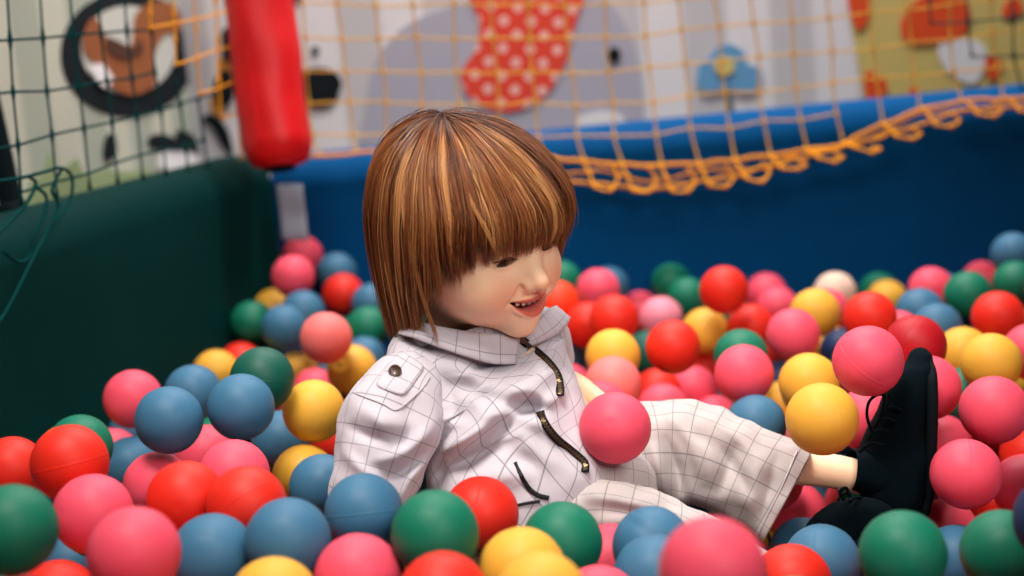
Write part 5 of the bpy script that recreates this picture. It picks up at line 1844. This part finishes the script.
def loft(mb, secs, nrow=60, nring=64, power=2.3, close0=False, close1=False, hem1=0.0, hem0=0.0, uv0=(0, 0), wob=0.003, wscale=22, twist=0.0, mi=0):
    """secs: (x, y, Z, half width px, half depth m); returns vertex range"""
    S5 = spline(np.array([tuple(s) + (0,) * (6 - len(s)) for s in secs], float), nrow)
    C = np.array([at(s[0], s[1], s[2]) for s in S5])
    T = np.gradient(C, axis=0); T /= np.linalg.norm(T, axis=1)[:, None]
    rows = []; us = []; L = 0.0
    for i in range(nrow):
        if i: L += np.linalg.norm(C[i] - C[i - 1])
        view = C[i] - CAM; view /= np.linalg.norm(view)
        Wd = np.cross(T[i], view); Wd /= np.linalg.norm(Wd); Dd = np.cross(Wd, T[i]); yw = R(S5[i][5]); Wd, Dd = math.cos(yw) * Wd + math.sin(yw) * Dd, math.cos(yw) * Dd - math.sin(yw) * Wd
        a = S5[i][3] / FPX * S5[i][2]; b = S5[i][4]
        row = []; ur = []
        for k in range(nring + 1):
            ph = 2 * math.pi * k / nring + twist
            c, s = math.cos(ph), math.sin(ph); e = 2.0 / power
            p = C[i] + a * np.sign(c) * abs(c) ** e * Wd + b * np.sign(s) * abs(s) ** e * Dd
            row.append(p); ur.append((uv0[0] + (k / nring) * 2 * math.pi * 0.5 * (np.mean(S5[:, 3]) / FPX * 1.5 + np.mean(S5[:, 4])), uv0[1] + L))
        rows.append(np.array(row)); us.append(ur)
    def push_end(idx, sgn, depth):
        # turn the end ring inwards: a hem with thickness
        nonlocal rows, us
        ring = rows[idx]; c = ring.mean(0); t = T[idx] * sgn
        r1 = c + (ring - c) * 0.965 + t * 0.001; r2 = c + (ring - c) * 0.93 - t * depth * 0.3; r3 = c + (ring - c) * 0.86 - t * depth
        u = us[idx]
        new = [r1, r2, r3]
        if sgn > 0: rows += new; us += [u, u, u]
        else: rows = new[::-1] + rows; us = [u, u, u] + us
    def close(idx, sgn):
        nonlocal rows, us
        ring = rows[idx]; c = ring.mean(0); t = T[idx] * sgn; rad = np.linalg.norm(ring - c, axis=1).mean()
        new = [c + (ring - c) * math.cos(an) + t * rad * 0.7 * math.sin(an) for an in (0.4, 0.8, 1.15, 1.4, 1.56)]
        u = us[idx]; ex = [[(q[0], q[1] + sgn * rad * 0.7 * an) for q in u] for an in (0.4, 0.8, 1.15, 1.4, 1.56)]
        if sgn > 0: rows += new; us += ex
        else: rows = new[::-1] + rows; us = ex[::-1] + us
    if hem1: push_end(-1, 1, hem1)
    if hem0: push_end(0, -1, hem0)
    if close1: close(-1, 1)
    if close0: close(0, -1)
    G = np.array(rows)
    # crumple along the surface normal
    cen = G.mean(1, keepdims=True); nrm = G - cen; nrm /= np.linalg.norm(nrm, axis=2)[..., None] + 1e-9
    for i in range(G.shape[0]):
        for k in range(G.shape[1]):
            p = G[i, k]; q = G[i, k % nring]
            G[i, k] = p + nrm[i, k] * (wob * nz(q, wscale) + wob * 0.5 * nz(q + 3.3, wscale * 2.2))
    o = mb.grid(list(G), mi, uv=us)
    return o, o + G.shape[0] * G.shape[1]

def fold(mb, line, width, amp, rng=None):
    """press a ridge (amp > 0) or groove (amp < 0) along a line into the camera-side cloth"""
    lo_, hi_ = rng if rng else (0, len(mb.v))
    V = np.array(mb.v[lo_:hi_]); px, Z = view_px(V); L = spline(np.array(line, float), 30)
    dmin = np.full(len(V), 1e9); frac = np.zeros(len(V))
    for i in range(len(L) - 1):
        a, b = L[i], L[i + 1]; ab = b - a; t = np.clip(((px - a) @ ab) / (ab @ ab), 0, 1)
        d = np.linalg.norm(px - (a + t[:, None] * ab), axis=1); m = d < dmin; dmin[m] = d[m]; frac[m] = (i + t[m]) / (len(L) - 1)
    taper = np.sin(np.clip(frac, 0.02, 0.98) * math.pi) ** 0.6
    zmid = np.median(Z); front = np.clip((zmid + 0.01 - Z) / 0.02, 0, 1)
    ray = (V - CAM) / np.linalg.norm(V - CAM, axis=1)[:, None]
    V = V - ray * (amp * np.exp(-(dmin / width) ** 2) * taper * front)[:, None]
    mb.v[lo_:hi_] = [tuple(p) for p in V]

# jacket: trunk and two sleeves
jk = MB()
tr = loft(jk, [(470, 330, 1.50, 42, .040, 20), (472, 339, 1.50, 62, .046, 25), (470, 354, 1.505, 93, .056, 32), (478, 378, 1.51, 103, .068, 32), (492, 404, 1.51, 92, .078, 25), (504, 432, 1.50, 84, .082, 15),
               (512, 460, 1.49, 86, .084), (520, 488, 1.48, 90, .082), (532, 515, 1.48, 84, .08)], nrow=90, nring=110, power=2.25, uv0=(0.004, 0.009), wob=0.0052, hem1=0.02)
sl = loft(jk, [(418, 374, 1.47, 26, .028), (408, 386, 1.455, 38, .038), (400, 402, 1.445, 48, .046), (391, 424, 1.435, 52, .050), (384, 448, 1.43, 49, .050), (378, 470, 1.425, 46, .048), (372, 490, 1.42, 42, .044), (368, 506, 1.42, 39, .040)],
          nrow=70, nring=80, close0=True, hem1=0.03, uv0=(0.011, 0.0), wob=0.004)
fs = loft(jk, [(526, 326, 1.55, 22, .030), (538, 334, 1.565, 28, .038), (545, 348, 1.58, 28, .040), (549, 364, 1.59, 25, .036), (555, 378, 1.59, 18, .027), (562, 382, 1.588, 13, .020)],
          nrow=40, nring=50, close0=True, hem1=0.02, uv0=(0.0, 0.005), wob=0.003)
# the trunk is cut on the bias: its checks run diagonally
ca_, sa_ = math.cos(R(33)), math.sin(R(33))
for i_ in range(*tr):
    u_, v_ = jk.uv[i_]; jk.uv[i_] = (u_ * ca_ - v_ * sa_, u_ * sa_ + v_ * ca_)
# big folds: under the near arm, across the belly, down the sleeve
fold(jk, [(424, 470), (440, 452), (470, 436), (500, 424)], 7, 0.0145, tr)
fold(jk, [(430, 490), (452, 468), (486, 452), (520, 440)], 6, -0.0116, tr)
fold(jk, [(440, 500), (470, 482), (505, 476), (540, 474)], 8, 0.0101, tr)
fold(jk, [(500, 380), (530, 392), (556, 404)], 7, 0.0101, tr)
fold(jk, [(488, 398), (520, 406), (545, 412)], 6, -0.0101, tr)
fold(jk, [(470, 420), (510, 416), (540, 424), (560, 444)], 8, 0.0087, tr)
fold(jk, [(436, 372), (450, 396), (452, 424)], 7, -0.0087, tr)
fold(jk, [(455, 352), (478, 384), (480, 420)], 10, 0.0072, tr)
fold(jk, [(525, 350), (546, 372), (552, 392)], 8, 0.0072, tr)
fold(jk, [(436, 420), (420, 440), (396, 456), (372, 462)], 6, 0.0087, sl)
fold(jk, [(438, 438), (424, 456), (402, 472), (384, 478)], 5, -0.0087, sl)
fold(jk, [(352, 404), (380, 420), (416, 424)], 8, 0.0072, sl)
fold(jk, [(346, 424), (372, 438), (404, 440)], 6, -0.0072, sl)
fold(jk, [(344, 452), (362, 470), (384, 484)], 6, 0.0058, sl)
fold(jk, [(428, 455), (412, 480), (404, 500)], 6, 0.0087, sl)
fold(jk, [(408, 402), (440, 420), (478, 428)], 6, 0.007, tr)
fold(jk, [(440, 366), (470, 372), (505, 392)], 7, 0.006, tr)
fold(jk, [(442, 380), (474, 392), (500, 408)], 6, -0.006, tr)
fold(jk, [(520, 430), (536, 450), (560, 470)], 6, 0.007, tr)
fold(jk, [(500, 446), (524, 462), (552, 484)], 7, -0.007, tr)
fold(jk, [(556, 360), (566, 380), (566, 410)], 5, -0.006, tr)
fold(jk, [(372, 404), (384, 430), (380, 470)], 8, 0.006, sl)
fold(jk, [(404, 406), (410, 430), (400, 452)], 6, -0.006, sl)
fold(jk, [(552, 372), (524, 388), (494, 410), (466, 438), (448, 458)], 9, 0.012, tr)
fold(jk, [(556, 392), (530, 408), (502, 430), (474, 458), (456, 476)], 8, -0.012, tr)
fold(jk, [(566, 384), (556, 396), (542, 405)], 6, 0.008, tr)
jacket = jk.build('jacket', [M_cloth], boy, origin=boy.location, recalc=False)
tag(jacket, 'white jacket with thin dark check lines and a front zip')

def surf_tree(obs):
    out = []
    for o in obs:
        mw = Matrix.Translation(boy.location); me = o.data
        out.append(BVHTree.FromPolygons([tuple(mw @ v.co) for v in me.vertices], [tuple(p.vertices) for p in me.polygons]))
    return out
TREES = surf_tree([jacket])
def on_cloth(x, y, lift=0.0015, trees=None, zdef=1.47):
    """point on the garment seen at x, y"""
    d = at(x, y, 1.0) - CAM; d = d / np.linalg.norm(d); best = None
    for t in trees or TREES:
        h = t.ray_cast(Vector(CAM), Vector(d))
        if h[0] is not None and (best is None or h[3] < best[0]): best = (h[3], np.array(h[0]), np.array(h[1]))
    if best is None: return at(x, y, zdef)
    return best[1] - d * lift

# collar: near flap folded over, far flap beyond the chin
def band(name, top, bot, m, n=28, rows=8, puff=0.004, thick=0.0022, parent=None, uvs=1.0):
    A = spline(top, n); B = spline(bot, n); G = []; U = []
    for i in range(rows):
        t = i / (rows - 1); row = []; ur = []
        for j in range(n):
            q = A[j] * (1 - t) + B[j] * t
            p = at(q[0], q[1], q[2] - puff * math.sin(math.pi * t) - 0.003 * nz((j * .2, t * 2, 1.0)))
            row.append(p); ur.append((j * 0.0042, t * 0.028))
        G.append(row); U.append(ur)
    b = MB(); b.grid(G, uv=U); o = b.build(name, m, parent or jacket, origin=boy.location, recalc=True)
    if (parent or jacket) is jacket: o.location = (0, 0, 0)
    sm_ = o.modifiers.new('thick', 'SOLIDIFY'); sm_.thickness = thick; sm_.offset = 0
    return o
def zc(x, y): p = on_cloth(x, y, 0); return float((p - CAM) @ AX_F)
band('collar', [(404, 324, 1.470), (420, 323, 1.458), (445, 328, 1.452), (470, 332, 1.452), (495, 334, 1.458), (520, 336, 1.475)],
     [(398, 334, 1.462), (416, 339, 1.448), (440, 348, 1.440), (470, 358, 1.438), (496, 364, 1.444), (516, 364, 1.456)], M_cloth, puff=0.002)
band('collar', [(524, 337, 1.487), (534, 326, 1.50), (543, 316, 1.515), (549, 309, 1.53), (556, 306, 1.55)], [(528, 347, 1.484), (542, 342, 1.495), (556, 335, 1.51), (566, 326, 1.53), (570, 318, 1.55)], M_cloth)

def sewn(pts, n=40, lift=0.0015):
    L = spline(np.array(pts, float), n); P = [on_cloth(x, y, lift) for x, y in L]
    P = np.array(P)
    for _ in range(2): P[1:-1] = (P[:-2] + 2 * P[1:-1] + P[2:]) / 4
    return P
def child(o): o.location = (0, 0, 0); return o
# front zip: tape, teeth, slider; it dives under a fold at the belly and comes out again
zipper = None
for zpx in ([(508, 333), (519, 338), (532, 348), (544, 358), (553, 368), (558, 377), (560, 387), (560, 396)], [(540, 411), (543, 420), (550, 431), (559, 441), (569, 449), (579, 457), (585, 464), (585, 472)]):
    Zp = sewn(zpx, 80, 0.0034)
    zt = np.gradient(Zp, axis=0); zt /= np.linalg.norm(zt, axis=1)[:, None]
    zn = CAM - Zp; zn /= np.linalg.norm(zn, axis=1)[:, None]; zs = np.cross(zt, zn); zs /= np.linalg.norm(zs, axis=1)[:, None]
    b = MB(); b.grid([[Zp[i] + zs[i] * s * 0.0040 + zn[i] * 0.0006 * (1 - s * s) for s in np.linspace(-1, 1, 5)] for i in range(len(Zp))])
    zo = child(b.build('zipper', M_tape, jacket, origin=boy.location, recalc=True)); so = zo.modifiers.new('t', 'SOLIDIFY'); so.thickness = 0.0008
    tag(zo, 'black zip tape with bronze teeth')
    b = MB(); cum = np.concatenate([[0], np.cumsum(np.linalg.norm(np.diff(Zp, axis=0), axis=1))]); q = 0.003; k = 0
    while q < cum[-1] - 0.002:
        c = np.array([np.interp(q, cum, Zp[:, j]) for j in range(3)]); i = int(np.searchsorted(cum, q)); sd = 1 if k % 2 else -1
        b.box(c + zn[i] * 0.0016 + zs[i] * 0.0005 * sd, zs[i] * 0.0017, zt[i] * 0.00055, zn[i] * 0.0010); q += 0.0018; k += 1
    zt_o = b.build('zip_teeth', M_bronze, zo, origin=boy.location, smooth=False); zt_o.location = (0, 0, 0)
    if zipper is None:
        zipper = zo; b = MB(); i = 13; c = Zp[i] + zn[i] * 0.003
        b.box(c, zs[i] * 0.0033, zt[i] * 0.0045, zn[i] * 0.0014); b.tube([c + zn[i] * .002 - zt[i] * .002, c + zn[i] * .0035 - zt[i] * .001, c + zn[i] * .003 + zt[i] * .006, c + zn[i] * .002 + zt[i] * .016], [.0012, .0014, .0020, .0016], 8)
        o = b.build('zip_slider', M_bronze, zipper, origin=boy.location, bevel=0.0006); o.location = (0, 0, 0)
# stitched flap beside the zip
def ribbon(name, pts, half, m, parent, n=50, lift=0.0018, thick=0.0012):
    P = sewn(pts, n, lift); t = np.gradient(P, axis=0); t /= np.linalg.norm(t, axis=1)[:, None]; nn = CAM - P; nn /= np.linalg.norm(nn, axis=1)[:, None]; s_ = np.cross(t, nn)
    b = MB(); b.grid([[P[i] + s_[i] * q * half for q in np.linspace(-1, 1, 4)] for i in range(n)])
    o = b.build(name, m, parent, origin=boy.location, recalc=True); o.location = (0, 0, 0)
    sm_ = o.modifiers.new('t', 'SOLIDIFY'); sm_.thickness = thick
    return o
tag(ribbon('pocket_piping', [(515, 462), (521, 475), (529, 488), (538, 495), (549, 498)], 0.0021, M_pipe, jacket), 'black pocket piping')
ribbon('waist_piping', [(497, 517), (508, 509), (522, 504), (540, 501)], 0.0013, M_pipe, jacket)
ribbon('shoulder_seam', [(352, 392), (368, 398), (384, 404), (396, 410), (412, 398), (424, 386), (430, 376)], 0.0008, M_plain, jacket)
# shoulder tab with button
q00, q01, q11, q10 = (np.array(v, float) for v in ((400, 349), (426, 366), (404, 396), (374, 385)))
b = MB(); G = []; U = []
for i in range(15):
    row = []; ur = []
    for j in range(15):
        u_, v_ = i / 14, j / 14; e_ = 1 - 0.10 * (2 * u_ - 1) ** 6 * (2 * v_ - 1) ** 6
        p_ = (q00 * (1 - u_) + q10 * u_) * (1 - v_) + (q01 * (1 - u_) + q11 * u_) * v_
        p_ = p_ * e_ + (q00 + q01 + q11 + q10) / 4 * (1 - e_)
        row.append(on_cloth(p_[0], p_[1], 0.0026)); ur.append((0.012 + u_ * 0.044, 0.006 + v_ * 0.034))
    G.append(row); U.append(ur)
G = np.array(G)
for _ in range(3): G[1:-1, 1:-1] = (G[:-2, 1:-1] + G[2:, 1:-1] + G[1:-1, :-2] + G[1:-1, 2:]) / 4
b.grid(list(G), uv=U)
tb_ = child(b.build('shoulder_tab', M_cloth, jacket, origin=boy.location, recalc=True)); sm_ = tb_.modifiers.new('t', 'SOLIDIFY'); sm_.thickness = 0.0024
p = on_cloth(395, 371, 0.0045); nn = CAM - p; nn /= np.linalg.norm(nn); nn = nn * .9 - AX_R * .15 + AX_U * .35; nn /= np.linalg.norm(nn)
s1 = np.cross(nn, AX_U); s1 /= np.linalg.norm(s1); s2 = np.cross(s1, nn)
b = MB(); G = []
for r_, h_ in ((0.0001, .0008), (.003, .0008), (.0042, .0012), (.0050, .0022), (.0058, .0022), (.0063, .0012), (.0063, -.001), (.0001, -.001)):
    G.append([p + nn * h_ + r_ * (math.cos(a) * s1 + math.sin(a) * s2) for a in np.linspace(0, 2 * math.pi, 29)])
b.grid(G); btn = child(b.build('button', M_button, jacket, origin=boy.location, recalc=True)); tag(btn, 'round brown button')
b = MB()
for a, c_ in ((1, 1), (1, -1), (-1, 1), (-1, -1)): b.tube([p + nn * .0006 + s1 * a * .0014 + s2 * c_ * .0014, p + nn * .0011 + s1 * a * .0014 + s2 * c_ * .0014], .0007, 8)
o = b.build('button_holes', M_rim, btn, origin=boy.location); o.location = (0, 0, 0)

# trousers
tz = MB()
pel = loft(tz, [(545, 478, 1.50, 62, .07), (565, 486, 1.505, 62, .075), (590, 492, 1.515, 58, .075), (612, 494, 1.52, 52, .068)], nrow=40, nring=70, close1=True, wob=0.004)
fl = loft(tz, [(590, 476, 1.545, 46, .054), (625, 458, 1.555, 50, .056), (662, 452, 1.558, 51, .056), (700, 456, 1.552, 52, .054), (742, 473, 1.54, 50, .052), (768, 486, 1.532, 49, .050), (786, 496, 1.528, 50, .050)],
          nrow=90, nring=90, close0=True, hem1=0.05, uv0=(0.004, 0.003), wob=0.0075, wscale=20)
nl_ = loft(tz, [(548, 516, 1.475, 38, .055), (580, 513, 1.455, 34, .052), (612, 513, 1.445, 32, .05), (648, 521, 1.44, 31, .048), (684, 536, 1.44, 30, .046), (726, 560, 1.445, 30, .044), (772, 588, 1.455, 30, .042)],
           nrow=70, nring=70, close0=True, hem1=0.04, uv0=(0.0, 0.008), wob=0.006, wscale=24)
fold(tz, [(648, 440), (660, 470), (668, 500)], 8, 0.0130, fl); fold(tz, [(662, 430), (676, 466), (684, 500)], 6, -0.0104, fl)
fold(tz, [(690, 420), (706, 450), (712, 490)], 9, 0.0078, fl); fold(tz, [(736, 440), (728, 470), (716, 498)], 7, -0.0078, fl)
fold(tz, [(760, 460), (752, 490), (746, 520)], 8, 0.0078, fl); fold(tz, [(604, 462), (628, 470), (652, 486)], 6, 0.0104, fl); fold(tz, [(600, 474), (624, 482), (650, 494)], 5, -0.0104, fl)
fold(tz, [(580, 494), (612, 496), (650, 504)], 8, 0.0078, nl_); fold(tz, [(600, 510), (630, 512), (660, 522)], 6, -0.0065, nl_)
fold(tz, [(700, 410), (730, 430), (770, 470)], 6, 0.007, fl); fold(tz, [(690, 430), (722, 452), (756, 500)], 6, -0.007, fl)
fold(tz, [(664, 412), (690, 440), (700, 480)], 6, 0.007, fl); fold(tz, [(776, 456), (770, 490), (758, 528)], 5, -0.006, fl)
trousers = tz.build('trousers', [M_cloth2], boy, origin=boy.location)
tag(trousers, 'cream checked wide-legged trousers')
TT = surf_tree([trousers])
P_ = np.array([on_cloth(x, y, 0.0006, TT, 1.5) for x, y in spline(np.array([(757, 536), (768, 514), (780, 490), (790, 468), (797, 451)], float), 24)])
b = MB(); b.tube(P_, 0.0009, 6); q_ = b.build('hem_stitch', M_plain, trousers, origin=boy.location); q_.location = (0, 0, 0)

# shoes
def make_shoe(secs, collar, sole_line, sole_side, lace_rows, loop, extra=None):
    s = MB(); loft(s, secs, nrow=50, nring=44, power=2.4, close0=True, close1=True, wob=0.001, wscale=40)
    loft(s, collar, nrow=24, nring=40, close1=True, hem0=0.012, wob=0.001, wscale=40)
    o = s.build('shoe', M_black, boy, origin=boy.location); tag(o, 'black suede ankle shoe')
    s = MB(); loft(s, sole_line, nrow=40, nring=28, power=4.5, close0=True, close1=True, wob=0.0)
    q = s.build('sole', M_sole, o, origin=boy.location); q.location = (0, 0, 0)
    s = MB()
    for a in lace_rows: s.tube(spline([at(*p) for p in a], 14), 0.0016, 6)
    q = s.build('laces', M_black, o, origin=boy.location); q.location = (0, 0, 0)
    s = MB()
    for a in loop: s.tube(spline([at(*p) for p in a], 26), 0.0017, 6)
    q = s.build('lace_loop', M_black, o, origin=boy.location); q.location = (0, 0, 0)
    return o
make_shoe([(897, 512, 1.53, 24, .028), (896, 496, 1.53, 35, .034), (896, 468, 1.53, 38, .036), (897, 444, 1.53, 34, .036), (902, 420, 1.525, 27, .036), (909, 394, 1.52, 22, .036), (918, 372, 1.52, 17, .031), (920, 360, 1.52, 13, .022)],
          [(851, 470, 1.532, 21, .030), (860, 471, 1.532, 23, .032), (876, 473, 1.53, 26, .033), (892, 474, 1.53, 28, .034)],
          [(925, 508, 1.53, 6, .030), (931, 480, 1.53, 6, .036), (931, 450, 1.528, 6, .035), (932, 420, 1.525, 6, .038), (932, 392, 1.52, 6, .037), (931, 372, 1.52, 5.5, .031), (927, 358, 1.52, 4.5, .018)], 1,
          [[(868, 440, 1.50), (872, 434, 1.493), (880, 430, 1.49), (890, 432, 1.488)], [(874, 428, 1.50), (879, 422, 1.492), (886, 419, 1.489), (896, 422, 1.487)], [(880, 416, 1.50), (886, 410, 1.491), (893, 407, 1.488), (902, 411, 1.486)], [(860, 452, 1.50), (866, 446, 1.494), (874, 443, 1.490), (884, 446, 1.488)]],
          [[(872, 432, 1.492), (867, 416, 1.482), (869, 402, 1.476), (877, 395, 1.474), (884, 396, 1.477), (883, 408, 1.484), (878, 422, 1.49)], [(878, 424, 1.49), (886, 410, 1.482), (890, 400, 1.48), (889, 394, 1.482)]])
make_shoe([(816, 548, 1.49, 18, .028), (828, 538, 1.495, 25, .032), (846, 524, 1.495, 25, .034), (868, 517, 1.495, 20, .034), (886, 520, 1.495, 14, .026), (892, 521, 1.495, 7, .014)],
          [(806, 570, 1.48, 19, .027), (813, 560, 1.485, 21, .029), (823, 546, 1.49, 22, .030)],
          [(820, 570, 1.49, 5, .028), (840, 560, 1.495, 5, .033), (862, 540, 1.495, 5, .034), (890, 532, 1.495, 5, .024)], 1,
          [[(838, 500, 1.465), (842, 495, 1.472), (848, 493, 1.48)], [(850, 502, 1.465), (855, 498, 1.472), (861, 498, 1.48)]], [[(844, 500, 1.464), (840, 492, 1.462), (846, 488, 1.465), (850, 497, 1.466)]])
